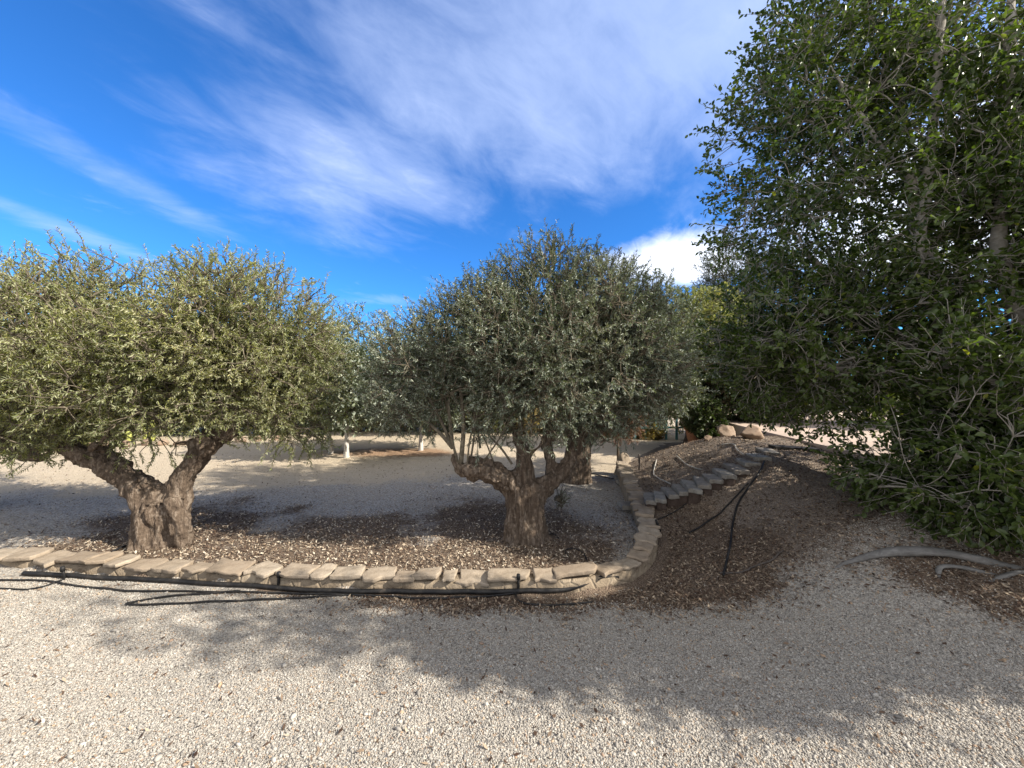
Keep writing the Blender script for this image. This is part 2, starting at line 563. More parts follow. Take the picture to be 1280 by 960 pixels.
# ------------------------------------------------------------------ loose gravel and leaf litter (uncountable)
def icosa():
    t = (1 + 5 ** .5) / 2
    v = norm(np.array([(-1, t, 0), (1, t, 0), (-1, -t, 0), (1, -t, 0), (0, -1, t), (0, 1, t), (0, -1, -t), (0, 1, -t), (t, 0, -1), (t, 0, 1), (-t, 0, -1), (-t, 0, 1)], float))
    f = np.array([(0, 11, 5), (0, 5, 1), (0, 1, 7), (0, 7, 10), (0, 10, 11), (1, 5, 9), (5, 11, 4), (11, 10, 2), (10, 7, 6), (7, 1, 8), (3, 9, 4), (3, 4, 2), (3, 2, 6), (3, 6, 8), (3, 8, 9), (4, 9, 5), (2, 4, 11), (6, 2, 10), (8, 6, 7), (9, 8, 1)])
    return v, f


def rand_rot(n, rng):
    q = norm(rng.normal(size=(n, 4)))
    w, x, y, z = q.T
    return np.stack([1 - 2 * (y * y + z * z), 2 * (x * y - z * w), 2 * (x * z + y * w), 2 * (x * y + z * w), 1 - 2 * (x * x + z * z), 2 * (y * z - x * w),
                     2 * (x * z - y * w), 2 * (y * z + x * w), 1 - 2 * (x * x + y * y)], -1).reshape(n, 3, 3)


def scatter_xy(n, y0, y1, rng, k=1.45, pw=1.0):
    y = y0 + (y1 - y0) * rng.random(n) ** pw
    x = (rng.random(n) * 2 - 1) * (k * y + .25)
    return x, y


def make_pebbles():
    rng = np.random.default_rng(11)
    n = 370000
    x, y = scatter_xy(n, 1.15, 3.3, rng)
    s = inside_inner(x, y)
    mu, mo, _, _ = soil_masks(x, y, s)
    keep = (s < -.1) & (rng.random(n) < np.clip(1.0 - mu * .93 - mo * .8, .03, 1))
    x, y = x[keep], y[keep]
    n = len(x)
    z = ground_z(x, y)
    iv, fc = icosa()
    r = np.exp(rng.normal(math.log(.0034), .30, n))
    r = np.where(rng.random(n) < .006, r * 2.2, r)
    sc = r[:, None] * np.stack([1.15 + .5 * rng.random(n), .85 + .3 * rng.random(n), .5 + .3 * rng.random(n)], -1)
    jit = 1 + (rng.random((n, 12)) - .5) * .35
    tilt = rand_rot(n, rng)
    V = iv[None] * jit[:, :, None] * sc[:, None, :]
    V = np.einsum('nij,nkj->nki', tilt, V)
    V[:, :, 2] *= .75
    V += np.stack([x, y, z + r * (.15 + .5 * rng.random(n))], -1)[:, None, :]
    fcs = (fc[None] + (np.arange(n) * 12)[:, None, None]).reshape(-1, 3)
    tint = np.repeat(rng.random(n), 12)
    me = mesh_np('gravel', V.reshape(-1, 3), None, fcs, tint, True)
    s_ = N('loose_limestone_gravel')
    t = s_.attr('tint')
    c = s_.ramp(t, [(0, (.18, .17, .155)), (.12, (.28, .262, .235)), (.4, (.37, .345, .305)), (.75, (.45, .42, .37)), (.93, (.55, .52, .465)), (.96, (.46, .32, .20)), (1, (.30, .20, .14))])
    c = s_.mix(s_.math('MULTIPLY', s_.noise(s_.co(), 120, 3, .6), .35), c, (.34, .295, .24))
    g = obj('gravel', me, s_.done(c, .85, None, .2))
    tag(g, 'pale limestone gravel loosely covering the foreground drive', 'gravel', kind='stuff')


make_pebbles()


def make_litter():
    rng = np.random.default_rng(12)
    parts = []
    n = 360000
    x, y = scatter_xy(n, 1.5, 9.0, rng, 1.36, 1.15)
    s = inside_inner(x, y)
    mu, mo, pa, _ = soil_masks(x, y, s)
    p = np.clip(mu * .85 + mo * .75 + .05 * (s > 0) + .014, 0, 1) * (.35 + .9 * fbm(np.stack([x, y, x * 0], -1) * 2.6, 77, 3))
    keep = (np.abs(s) > .13) & (rng.random(n) < p)
    x, y, mu, s = x[keep], y[keep], mu[keep], s[keep]
    n = len(x)
    z = ground_z(x, y)
    L = .007 + .014 * rng.random(n)
    Wd = L * (.22 + .25 * rng.random(n))
    a = rng.random(n) * 2 * math.pi
    up = norm(np.stack([rng.normal(0, .45, n), rng.normal(0, .45, n), np.ones(n)], -1))
    d = norm(np.cross(up, np.stack([np.cos(a), np.sin(a), np.zeros(n)], -1)))
    sd_ = np.cross(up, d)
    base = np.stack([x, y, z + .004 + rng.random(n) * .012], -1)
    fold = (rng.random(n)[:, None] - .3) * .3
    v0 = base - d * L[:, None]
    v1 = base + sd_ * Wd[:, None] + up * Wd[:, None] * fold
    v2 = base + d * L[:, None] + up * L[:, None] * (rng.random(n)[:, None] - .3) * .3
    v3 = base - sd_ * Wd[:, None] + up * Wd[:, None] * fold
    V = np.stack([v0, v1, v2, v3], 1).reshape(-1, 3)
    q = np.arange(n * 4).reshape(-1, 4)
    tint = rng.random(n)
    tint = np.where(s < -.1, tint * .75, tint)
    s_ = N('dry_leaf_litter')
    t = s_.attr('tint')
    c = s_.ramp(t, [(0, (.045, .026, .018)), (.30, (.13, .085, .058)), (.5, (.24, .175, .12)), (.72, (.40, .32, .23)), (1, (.60, .53, .42))])
    g = obj('leaf_litter', mesh_np('leaf_litter', V, q, None, np.repeat(tint, 4)), s_.done(c, .85, None, .2))
    tag(g, 'brown dry leaf litter strewn under the olives and mound', 'leaf litter', kind='stuff')


make_litter()

# ------------------------------------------------------------------ stones
def rock_mesh(name, size, seed, flat=0.0, sub=3, rough=.18):
    bm = bmesh.new()
    bmesh.ops.create_icosphere(bm, subdivisions=sub + 1, radius=1)
    P = np.array([v.co[:] for v in bm.verts])
    rng = np.random.default_rng(seed)
    for _ in range(10):                       # chop flat facets off the ball
        nn = norm(rng.normal(size=3))
        h = .58 + .26 * rng.random()
        ex = np.maximum(P @ nn - h, 0)
        P = P - ex[:, None] * nn
    P *= (1 + (fbm(P * 2.5 + seed, seed, 3) - .5) * rough * 2 + (fbm(P * 8 + seed, seed + 3, 3) - .5) * rough * .7)[:, None]
    P *= np.array(size) * .5
    for v, p in zip(bm.verts, P): v.co = p
    me = bpy.data.meshes.new(name)
    bm.to_mesh(me)
    bm.free()
    for p in me.polygons: p.use_smooth = True
    return me


def slab_mesh(name, outline, thick, seed, bev=.012, amp=.012):
    """flat irregular stone: polygon outline (M,2), bevelled and roughened"""
    bm = bmesh.new()
    vs = [bm.verts.new((p[0], p[1], -thick / 2)) for p in outline]
    f = bm.faces.new(vs)
    r = bmesh.ops.extrude_face_region(bm, geom=[f])
    bmesh.ops.translate(bm, verts=[e for e in r['geom'] if isinstance(e, bmesh.types.BMVert)], vec=(0, 0, thick))
    bmesh.ops.recalc_face_normals(bm, faces=bm.faces)
    bmesh.ops.bevel(bm, geom=list(bm.edges), offset=bev, segments=2, affect='EDGES', profile=.6)
    bmesh.ops.triangulate(bm, faces=[x for x in bm.faces if len(x.verts) > 4])
    bmesh.ops.subdivide_edges(bm, edges=[e for e in bm.edges if e.calc_length() > .05], cuts=2, use_grid_fill=True)
    P = np.array([v.co[:] for v in bm.verts])
    D = np.stack([fbm(P * 14 + seed * 3.1 + k * 9, seed + k, 3) - .5 for k in range(3)], -1)
    P = P + D * amp * 2 * np.array([1, 1, .8])
    for v, p in zip(bm.verts, P): v.co = p
    me = bpy.data.meshes.new(name)
    bm.to_mesh(me)
    bm.free()
    return me


def rect_outline(l, w, rng, j=.12, n=7):
    a = np.array([(-l / 2, -w / 2), (-.2 * l, -w / 2), (.18 * l, -w / 2), (l / 2, -w / 2), (l / 2, 0), (l / 2, w / 2), (0.1 * l, w / 2), (-l / 2, w / 2), (-l / 2, 0)])
    return a + (rng.random(a.shape) - .5) * np.array([l * j, w * j * 1.3])


def build_wall():
    rng = np.random.default_rng(5)
    L = spline(WALL, 400)
    seg = np.r_[0, np.cumsum(np.linalg.norm(np.diff(L[:, :2], axis=0), axis=1))]
    tot = seg[-1]

    def at(t):
        return np.array([np.interp(t, seg, L[:, k]) for k in range(3)])

    root = empty('garden_wall', tuple(at(tot * .55)), 'low curving sandstone retaining wall with flat capping stones around the olive bed', 'wall')
    off = Vector(root.location)
    ss = np.linspace(0, tot, 420)
    C = np.array([at(t) for t in ss])
    T = norm(np.gradient(C[:, :2], axis=0))
    Nn = np.stack([-T[:, 1], T[:, 0]], -1)            # towards the grove
    hw = .075
    rows = []
    prof = [(-hw - .015, -.30), (-hw - .010, -.10), (-hw, -.012), (-hw + .02, 0), (hw - .02, 0), (hw, -.012), (hw + .008, -.12), (hw + .01, -.5)]
    for i in range(len(ss)):
        row = []
        for k, (o, h) in enumerate(prof):
            row.append(np.r_[C[i, :2] + Nn[i] * (o + .055), C[i, 2] - .030 + h])
        rows.append(row)
    V = np.array(rows)
    sh = V.shape
    V = V.reshape(-1, 3)
    D = np.stack([fbm(V * 9 + 5 * k, 40 + k, 3) - .5 for k in range(3)], -1)
    V = V + D * .035
    idx = np.arange(len(V)).reshape(sh[0], sh[1])
    q = np.stack([idx[:-1, :-1], idx[1:, :-1], idx[1:, 1:], idx[:-1, 1:]], -1).reshape(-1, 4)
    obj('wall_base', mesh_np('wall_base', V - np.array(off), q, smooth=True), M['wall_face'], root)
    t = 0.0
    k = 0
    first_t = np.interp(-6.0, L[:, 0][:200], seg[:200])
    t = max(0.0, first_t)
    while t < tot - .05:
        p = at(t)
        right = p[1] > 3.35 and p[0] > .9
        ln = (.12 + .07 * rng.random()) if right else (.10 + .27 * rng.random())
        ln = min(ln, tot - t)
        c = at(t + ln / 2)
        d = at(t + ln) - at(t)
        ang = math.atan2(d[1], d[0])
        wd = (.17 + .04 * rng.random()) if right else (.15 + .05 * rng.random())
        th = .024 + .018 * rng.random()
        me = slab_mesh('capping_stone', rect_outline(ln * (.90 if right else .93), wd, rng, .22), th, 100 + k, .009, .014)
        for pl in me.polygons: pl.use_smooth = True
        o = obj('capping_stone', me, M['capstone'], root)
        nn_ = np.array([-d[1], d[0]]) / math.hypot(d[0], d[1]) * .055
        o.location = Vector((c[0] + nn_[0], c[1] + nn_[1], c[2] - .014 + rng.normal(0, .008))) - off
        o.rotation_euler = (rng.normal(0, .05), math.atan2(-d[2], ln) + rng.normal(0, .04), ang + rng.normal(0, .10))
        t += ln
        k += 1
    return L


WL = build_wall()

# end block of the wall
e = WL[-1]
o = obj('end_boulder', rock_mesh('end_boulder', (.36, .36, .62), 61, rough=.1), M['capstone'])
o.location = (e[0] + .03, e[1] + .15, .10)
tag(o, 'upright sandstone block closing the far end of the curving wall', 'boulder')

# steps up the mound
STEPS = [(812, 621, .22), (825, 619, .26), (838, 614, .30), (851, 610, .345), (864, 606, .39), (878, 601, .43), (891, 596, .475), (905, 590, .52), (920, 584, .565), (934, 576, .62), (946, 569, .67), (960, 563, .70)]
STEP_WORDS = ['lowest', 'second lowest', 'third lowest', 'fourth lowest', 'fifth lowest', 'sixth lowest', 'sixth highest', 'fifth highest', 'fourth highest', 'third highest', 'second highest', 'highest']
for k, (px, py, z) in enumerate(STEPS):
    rng = np.random.default_rng(300 + k)
    z += .045
    p = Wz(px, py, z)
    wx = .112 + .012 * rng.random() + .006 * k
    wy = .29 + .10 * rng.random()
    t = empty('stone_step', (p[0], p[1], z), f'{STEP_WORDS[k]} grey slab of the stone steps climbing the mound beside the wall', 'step', 'stone steps up the mound')
    me = slab_mesh('slab', rect_outline(wx, wy, rng, .10), .05, 310 + k, .01, .007)
    a = obj('slab', me, M['slab'], t)
    a.location = (0, 0, -.02)
    a.rotation_euler = (rng.normal(.01, .03), rng.normal(0, .035), math.radians(-14) + rng.normal(0, .06))
    me = slab_mesh('riser', rect_outline(wx * .86, wy * .9, rng, .06), .16, 340 + k, .012, .010)
    b = obj('riser', me, M['riser'], t)
    b.location = (.0, .0, -.125)
    b.rotation_euler = (0, 0, math.radians(-14))

# stray slabs against the inner face of the wall
for k, (px, py, z, l, lab) in enumerate([(787, 632, .07, .24, 'pale flat slab jutting from the grove side of the wall, largest of the three'),
                                         (779, 603, .05, .16, 'small pale slab on the shaded ground against the wall'),
                                         (775, 598, .04, .13, 'small brownish stone farthest along the foot of the wall')]):
    rng = np.random.default_rng(400 + k)
    o = obj('stone_slab', slab_mesh('stone_slab', rect_outline(l, .2, rng, .12), .06, 410 + k), M['slab'])
    p = Wz(px, py, z)
    o.location = p
    o.rotation_euler = (0, 0, .1 * k)
    tag(o, lab, 'slab', 'loose slabs along the wall')

# boulders at the top of the mound
for px, py, d, sz, sd_, lab, rz in [(940, 548, 6.2, (.50, .34, .30), 71, 'large flat topped tan boulder at the top of the mound beside the paving', .3),
                                    (908, 545, 6.5, (.34, .32, .28), 72, 'rounded dark tan boulder on the mound crest left of the flat one', 1.2),
                                    (885, 553, 6.4, (.16, .14, .10), 73, 'small pinkish stone lying on the mound crest', .5)]:
    o = obj('boulder', rock_mesh('boulder', sz, sd_, rough=.14), M['boulder'])
    p = W(px, py, d)
    o.location = (p[0], p[1], float(ground_z(p[0], p[1])[0]) + sz[2] * .27)
    o.rotation_euler = (0, 0, rz)
    tag(o, lab, 'boulder', 'boulders on the mound')

# sleeper next to the top step
o = obj('timber_sleeper', slab_mesh('timber_sleeper', np.array([(-.28, -.09), (.28, -.09), (.28, .09), (-.28, .09)]), .12, 80, .01, .004), M['wood'])
p = Wz(992, 562, .72)
o.location = (p[0], p[1], .70)
o.rotation_euler = (0, .05, -.12)
tag(o, 'dark timber sleeper beside the highest stone step', 'sleeper')

# terrace of pinkish paving
def prism(name, poly, z0, z1):
    n = len(poly)
    V = [(x, y, z0) for x, y in poly] + [(x, y, z1) for x, y in poly]
    me = bpy.data.meshes.new(name)
    me.from_pydata(V, [], [tuple(range(n, 2 * n)), tuple(reversed(range(n)))] + [(i, (i + 1) % n, n + (i + 1) % n, n + i) for i in range(n)])
    bm = bmesh.new()
    bm.from_mesh(me)
    bmesh.ops.bevel(bm, geom=list(bm.edges), offset=.012, segments=2, affect='EDGES')
    bm.to_mesh(me)
    bm.free()
    return me


tag(obj('paved_path', prism('paved_path', [(4.05, 3.15), (14, 2.2), (14, 12), (5.2, 12), (4.45, 7.0), (4.2, 5.0)], .30, .765), M['paving']), kind='structure')

# ------------------------------------------------------------------ trees
def leaves(B, D, Nm, L, Wd, tint, droop=.15, fold=.25, shape='lance'):
    S = np.cross(D, Nm)
    L = L[:, None]
    Wd = Wd[:, None]
    if shape == 'lance':
        a, wa, b, wb = .30, .46, .68, .40
    else:
        a, wa, b, wb = .30, .50, .70, .46
    v0 = B
    v1 = B + D * L * a + S * Wd * wa + Nm * Wd * fold
    v2 = B + D * L * b + S * Wd * wb + Nm * (Wd * fold - L * droop * .4)
    v3 = B + D * L - Nm * L * droop
    v4 = B + D * L * b - S * Wd * wb + Nm * (Wd * fold - L * droop * .4)
    v5 = B + D * L * a - S * Wd * wa + Nm * Wd * fold
    V = np.stack([v0, v1, v2, v3, v4, v5], 1).reshape(-1, 3)
    i = (np.arange(len(B)) * 6)[:, None]
    q = np.concatenate([i + np.array([[0, 3, 2, 1]]), i + np.array([[0, 5, 4, 3]])])
    return V, q, np.repeat(tint, 6)


def kmeans(P, k, rng, it=4):
    k = max(1, min(k, len(P)))
    C = P[rng.choice(len(P), k, replace=False)]
    for _ in range(it):
        lab = np.empty(len(P), int)
        for s in range(0, len(P), 4000):
            lab[s:s + 4000] = ((P[s:s + 4000, None] - C[None]) ** 2).sum(-1).argmin(1)
        for j in range(k):
            m = lab == j
            if m.any(): C[j] = P[m].mean(0)
    return C, lab


def curve4(A, B, rng, sag=.12, K=5):
    n = len(A)
    L = np.linalg.norm(B - A, axis=1, keepdims=True)
    mid = (A + B) / 2 + rng.normal(size=(n, 3)) * L * sag + np.array([0, 0, 1]) * L * .06
    t = np.linspace(0, 1, K)[None, :, None]
    return (1 - t) ** 2 * A[:, None] + 2 * t * (1 - t) * mid[:, None] + t ** 2 * B[:, None]


def crown_points(ells, n, rng, surf=.45, gap=.36, gscale=2.2, seed=0):
    w = np.array([e[6] if len(e) > 6 else e[3] * e[4] * e[5] for e in ells], float)
    w /= w.sum()
    out = []
    od = []
    while sum(len(a) for a in out) < n:
        m = n
        k = rng.choice(len(ells), m, p=w)
        E = np.array([e[:6] for e in ells])[k]
        d = norm(rng.normal(size=(m, 3)))
        r = rng.random(m) ** surf
        lump = .80 + .42 * fbm(d * 2.3 + k[:, None] * 7.7 + seed, seed + 5, 2)
        P = E[:, :3] + d * E[:, 3:6] * (r * lump)[:, None]
        keep = fbm(P * gscale + seed * 3.3, seed + 50, 2) > gap
        out.append(P[keep])
        od.append(d[keep])
    return np.concatenate(out)[:n], np.concatenate(od)[:n]


def trunk_mesh(name, limbs, voxel=.02, amp=.02, vs=(9, 9, 2.2), seed=0, fine=.006, sides=14):
    a = Acc()
    for pts in limbs:
        p = np.asarray(pts, float)
        n = max(8, len(p) * 5)
        s = spline(p, n)
        V, q, t = tubes(s[None, :, :3], np.maximum(s[None, :, 3], .006), sides)
        a.add(V, q, t)
    me = a.mesh(name)
    o = bpy.data.objects.new('remesh_source', me)
    COL.objects.link(o)
    md = o.modifiers.new('r', 'REMESH')
    md.mode = 'VOXEL'
    md.voxel_size = voxel
    dg = bpy.context.evaluated_depsgraph_get()
    ev = o.evaluated_get(dg)
    me2 = bpy.data.meshes.new_from_object(ev)
    bpy.data.objects.remove(o)
    bpy.data.meshes.remove(me)
    me2.name = name
    n = len(me2.vertices)
    P = np.empty(n * 3, np.float32)
    me2.vertices.foreach_get("co", P)
    P = P.reshape(-1, 3).astype(float)
    Nn = np.empty(n * 3, np.float32)
    me2.vertices.foreach_get("normal", Nn)
    Nn = Nn.reshape(-1, 3)
    tw = P[:, 2] * 1.1
    Pt = np.stack([P[:, 0] * np.cos(tw) - P[:, 1] * np.sin(tw), P[:, 0] * np.sin(tw) + P[:, 1] * np.cos(tw), P[:, 2]], -1)
    f1 = fbm(Pt * np.array(vs) + seed, 70 + seed, 3)
    f1 = 1 - np.abs(f1 - .5) * 4          # ridged furrows
    f2 = fbm(P * 28, 90 + seed, 2) - .5
    f3 = fbm(P * np.array([7, 7, 2.0]), 95 + seed, 2) - .5
    P = P + Nn * (-f1 * amp + f2 * fine * 2 + f3 * amp * 2.6)[:, None]
    me2.vertices.foreach_set("co", P.astype(np.float32).ravel())
    me2.polygons.foreach_set("use_smooth", np.ones(len(me2.polygons), bool))
    me2.update()
    return me2


def grow(name, label, cat, base, limbs, ends, ells, n_twigs, leaf, mats, seed, group=None, twig_len=(.10, .23), per=25, surf=.45, gap=.36, gscale=2.2, up=.5,
         voxel=.02, amp=.02, vs=(9, 9, 2.2), twig_r=.0032, leaf_shape='lance', fine=.006, spread=.8, br=(.026, .012), shoots=0, k1=260, k2=40, sides=14, sprouts=()):
    rng = np.random.default_rng(seed)
    base = np.asarray(base, float)
    root = empty(name, tuple(base), label, cat, group)
    if limbs:
        me = trunk_mesh('trunk', [np.c_[np.asarray(l, float)[:, :3] - base, np.asarray(l, float)[:, 3]] for l in limbs], voxel, amp, vs, seed, fine, sides)
        obj('trunk', me, mats[0], root)
    ends = np.asarray(ends, float)
    T, OD = crown_points(ells, n_twigs, rng, surf, gap, gscale, seed)
    # branches -------------------------------------------------
    acc = Acc()
    lab0 = ((T[:, None] - ends[None]) ** 2).sum(-1).argmin(1)
    tw_a = np.empty_like(T)
    for j in range(len(ends)):
        m = np.where(lab0 == j)[0]
        if not len(m): continue
        C1, l1 = kmeans(T[m], max(1, len(m) // k1), rng)
        C1b = ends[j] + (C1 - ends[j]) * .72
        c4 = curve4(np.repeat(ends[j][None], len(C1b), 0), C1b, rng, .10, 6)
        acc.add(*tubes(c4, np.linspace(br[0], br[1], 6)[None].repeat(len(C1b), 0) * (.8 + .5 * rng.random((len(C1b), 1))), 6), tint=.4)
        for a in range(len(C1)):
            mm = m[l1 == a]
            if not len(mm): continue
            C2, l2 = kmeans(T[mm], max(1, len(mm) // k2), rng, 3)
            C2b = C1b[a] + (C2 - C1b[a]) * .75
            acc.add(*tubes(curve4(np.repeat(C1b[a][None], len(C2b), 0), C2b, rng, .16, 5), np.linspace(br[1] * .8, br[1] * .42, 5)[None].repeat(len(C2b), 0), 5), tint=.5)
            for c in range(len(C2)):
                m3 = mm[l2 == c]
                if not len(m3): continue
                C3, l3 = kmeans(T[m3], max(1, len(m3) // 5), rng, 2)
                C3b = C2b[c] + (C3 - C2b[c]) * .75
                acc.add(*tubes(curve4(np.repeat(C2b[c][None], len(C3b), 0), C3b, rng, .2, 5), np.linspace(br[1] * .42, twig_r * 1.3, 5)[None].repeat(len(C3b), 0), 4), tint=.5)
                tw_a[m3] = C3b[l3]
    for sp_ in sprouts:
        q_ = spline(np.array(sp_, float), 12)
        acc.add(*tubes(q_[None, :, :3], q_[None, :, 3], 6), tint=.5)
    out = norm(OD * .8 + np.array([0, 0, up]) + rng.normal(size=T.shape) * .55)
    ln = twig_len[0] + (twig_len[1] - twig_len[0]) * rng.random(len(T))
    if shoots:
        hi = np.array([max(((p - np.array(e[:3])) / np.array(e[3:6]))[2] for e in ells) for p in T])
        sh = (hi > .45) & (rng.random(len(T)) < shoots)
        out[sh] = norm(out[sh] * .35 + np.array([0, 0, 1.0]) + rng.normal(size=(sh.sum(), 3)) * .28)
        ln[sh] *= 1.15
    tip = T + out * ln[:, None]
    stem = curve4(tw_a, T, rng, .22, 4)
    far = np.linalg.norm(tw_a - T, axis=1) > .02
    acc.add(*tubes(stem[far], np.linspace(twig_r * 1.6, twig_r, 4)[None].repeat(far.sum(), 0), 3, False), tint=.6)
    sag = T + out * ln[:, None] * .5 + rng.normal(size=T.shape) * .02
    t = np.linspace(0, 1, 4)[None, :, None]
    tw = (1 - t) ** 2 * T[:, None] + 2 * t * (1 - t) * sag[:, None] + t ** 2 * tip[:, None]
    acc.add(*tubes(tw, np.linspace(twig_r, twig_r * .45, 4)[None].repeat(len(T), 0), 3, False), tint=.7)
    for i in range(len(acc.V)): acc.V[i] = acc.V[i] - base
    obj('branches', acc.mesh('branches', True), mats[1], root)
    # leaves -----------------------------------------------------
    n = len(T)
    u = (np.arange(per)[None] + rng.random((n, per)) * .8) / per * .99
    uu = u[:, :, None]
    B = (1 - uu) ** 2 * T[:, None] + 2 * uu * (1 - uu) * sag[:, None] + uu ** 2 * tip[:, None]
    ax = norm((tip - T))[:, None, :].repeat(per, 1)
    rp = norm(np.cross(ax, rng.normal(size=(n, per, 3))))
    D = norm(ax * .75 + rp * spread + rng.normal(size=rp.shape) * .15)
    Nm = rng.normal(size=D.shape) * .55 + np.array([0, 0, .9])
    Nm = norm(Nm - (Nm * D).sum(-1, keepdims=True) * D)
    L = leaf[0] * (.65 + .6 * rng.random((n, per)))
    Wd = leaf[1] * (.7 + .5 * rng.random((n, per)))
    clump = fbm(T * 2.1 + 3.3, seed + 200, 3)
    tint = np.clip(.15 + .5 * (clump[:, None] - .5) * 2.4 + .55 * rng.random((n, per)), 0, .96)
    old = rng.random((n, per)) < .012
    tint[old] = 1.0
    V, q, tt = leaves(B.reshape(-1, 3) - base, D.reshape(-1, 3), Nm.reshape(-1, 3), L.ravel(), Wd.ravel(), tint.ravel(), .12, .22, leaf_shape)
    obj('crown', mesh_np('crown', V, q, None, tt), mats[2], root)
    return root


def limb(*pts):
    """pts: (px, py, depth, radius)"""
    return [(*W(a, b, d), r) for a, b, d, r in pts]


OL = (.033, .0082)

# --- central olive
c_limbs = [
    limb((656, 700, 4.0, .27), (656, 676, 4.0, .25), (655, 655, 4.0, .205), (655, 635, 4.0, .19), (655, 618, 4.0, .20), (652, 602, 4.0, .17)),
    limb((632, 690, 3.98, .07), (640, 650, 3.92, .09), (645, 615, 3.95, .10)),
    limb((682, 690, 4.0, .07), (672, 652, 3.92, .09), (676, 615, 3.98, .09)),
    limb((645, 612, 4.0, .13), (625, 596, 3.92, .14), (604, 588, 3.86, .12), (584, 588, 3.82, .095), (570, 580, 3.8, .06), (566, 566, 3.8, .035)),
    limb((612, 584, 3.9, .10), (596, 576, 3.88, .085), (582, 572, 3.86, .05)),
    limb((652, 610, 4.0, .14), (655, 585, 4.0, .12), (655, 568, 4.0, .10), (650, 552, 4.02, .075), (644, 535, 4.05, .04)),
    limb((657, 575, 4.0, .06), (672, 560, 3.95, .045), (680, 552, 3.93, .04)),
    limb((672, 615, 4.0, .13), (690, 602, 4.05, .115), (705, 586, 4.1, .095), (715, 568, 4.12, .08), (724, 550, 4.15, .07), (738, 528, 4.2, .04)),
    limb((682, 610, 4.05, .09), (687, 592, 4.1, .075), (688, 575, 4.12, .07), (683, 556, 4.15, .065), (690, 536, 4.2, .04)),
    limb((640, 672, 4.0, .10), (618, 690, 3.9, .05)), limb((670, 672, 4.0, .10), (700, 686, 3.95, .04)),
]
c_spr = [limb((a, b, d, r), ((a + c) / 2 + o, (b + e) / 2, d, r * .85), (c, e, d + .05, r * .6)) for a, b, c, e, d, r, o in [
    (572, 578, 560, 500, 3.8, .014, -3), (576, 580, 575, 480, 3.82, .026, 4), (588, 578, 592, 500, 3.85, .012, 3), (584, 582, 600, 510, 3.8, .010, -4), (604, 578, 650, 500, 3.86, .010, 3), (618, 580, 590, 520, 3.9, .009, 2),
    (652, 552, 640, 470, 4.0, .018, 4), (648, 556, 655, 470, 4.0, .014, -2), (640, 580, 606, 540, 3.95, .013, 3), (660, 556, 668, 480, 4.0, .012, 3), (690, 548, 672, 490, 4.15, .012, 2), (716, 560, 742, 500, 4.1, .014, 4)]]
c_ends = [W(566, 560, 3.8), W(600, 560, 3.9), W(644, 530, 4.05), W(738, 522, 4.2), W(690, 530, 4.2), W(655, 520, 4.0)]
c_ells = [(.45, 4.15, 2.0, 1.12, 1.0, 1.0), (.90, 4.2, 1.80, 1.12, 1.0, .78), (.10, 4.1, 1.80, .95, .9, .85), (.35, 4.2, 2.60, .70, .6, .58), (.95, 4.25, 2.45, .65, .6, .58), (-.35, 4.25, 2.25, .6, .6, .5), (1.25, 4.3, 1.95, .65, .7, .65), (-.85, 4.3, 1.75, .72, .8, .72), (-1.1, 4.45, 1.50, .55, .7, .55),
          (-.4, 4.3, 2.1, .6, .7, .6), (-.55, 4.0, 1.25, .4, .5, .30), (-.55, 3.82, .95, .14, .12, .14, .02)]
grow('olive_tree', 'large grey green olive with a gnarled trunk in the middle of the bed', 'tree', (.13, 4.0, 0), c_limbs, c_ends, c_ells, 9200, OL,
     (M['olive_bark'], M['olive_twig'], M['olive_grey']), 1, 'old olive trees', gap=.37, shoots=.10, up=.22, voxel=.012, amp=.034, vs=(11, 11, 1.7), fine=.010, sprouts=c_spr, br=(.017, .009))

# --- left olive
l_limbs = [
    limb((200, 715, 3.95, .32), (200, 684, 3.95, .30), (202, 660, 3.95, .25), (205, 640, 3.95, .24), (206, 622, 3.95, .20)),
    limb((170, 700, 3.93, .08), (178, 660, 3.85, .12), (184, 630, 3.88, .12)), limb((232, 695, 3.93, .08), (226, 655, 3.86, .11), (220, 625, 3.9, .12)),
    limb((200, 636, 3.95, .20), (180, 616, 3.93, .16), (155, 595, 3.92, .135), (128, 577, 3.9, .13), (106, 568, 3.88, .12), (88, 560, 3.88, .09), (78, 548, 3.9, .04)),
    limb((112, 572, 3.85, .10), (100, 556, 3.9, .07), (92, 540, 3.95, .03)), limb((120, 568, 3.95, .08), (142, 556, 4.0, .045), (158, 545, 4.05, .018)),
    limb((118, 562, 3.8, .06), (130, 548, 3.75, .03), (137, 535, 3.72, .012)),
    limb((212, 638, 3.95, .18), (224, 610, 3.98, .15), (238, 585, 4.0, .13), (252, 562, 4.02, .125), (268, 546, 4.05, .12), (288, 538, 4.1, .08), (298, 526, 4.15, .035)),
    limb((246, 560, 4.0, .11), (232, 552, 3.95, .06), (216, 555, 3.9, .03)), limb((262, 552, 4.05, .10), (262, 535, 4.05, .06), (258, 518, 4.05, .03)),
    limb((256, 556, 3.92, .07), (246, 543, 3.85, .03), (238, 536, 3.8, .01)),
    limb((168, 690, 3.95, .10), (150, 706, 3.9, .04)), limb((234, 690, 3.95, .10), (256, 704, 3.95, .03)),
]
l_ends = [W(80, 545, 3.9), W(100, 535, 3.95), W(150, 540, 4.05), W(298, 522, 4.15), W(258, 512, 4.05), W(215, 540, 3.9)]
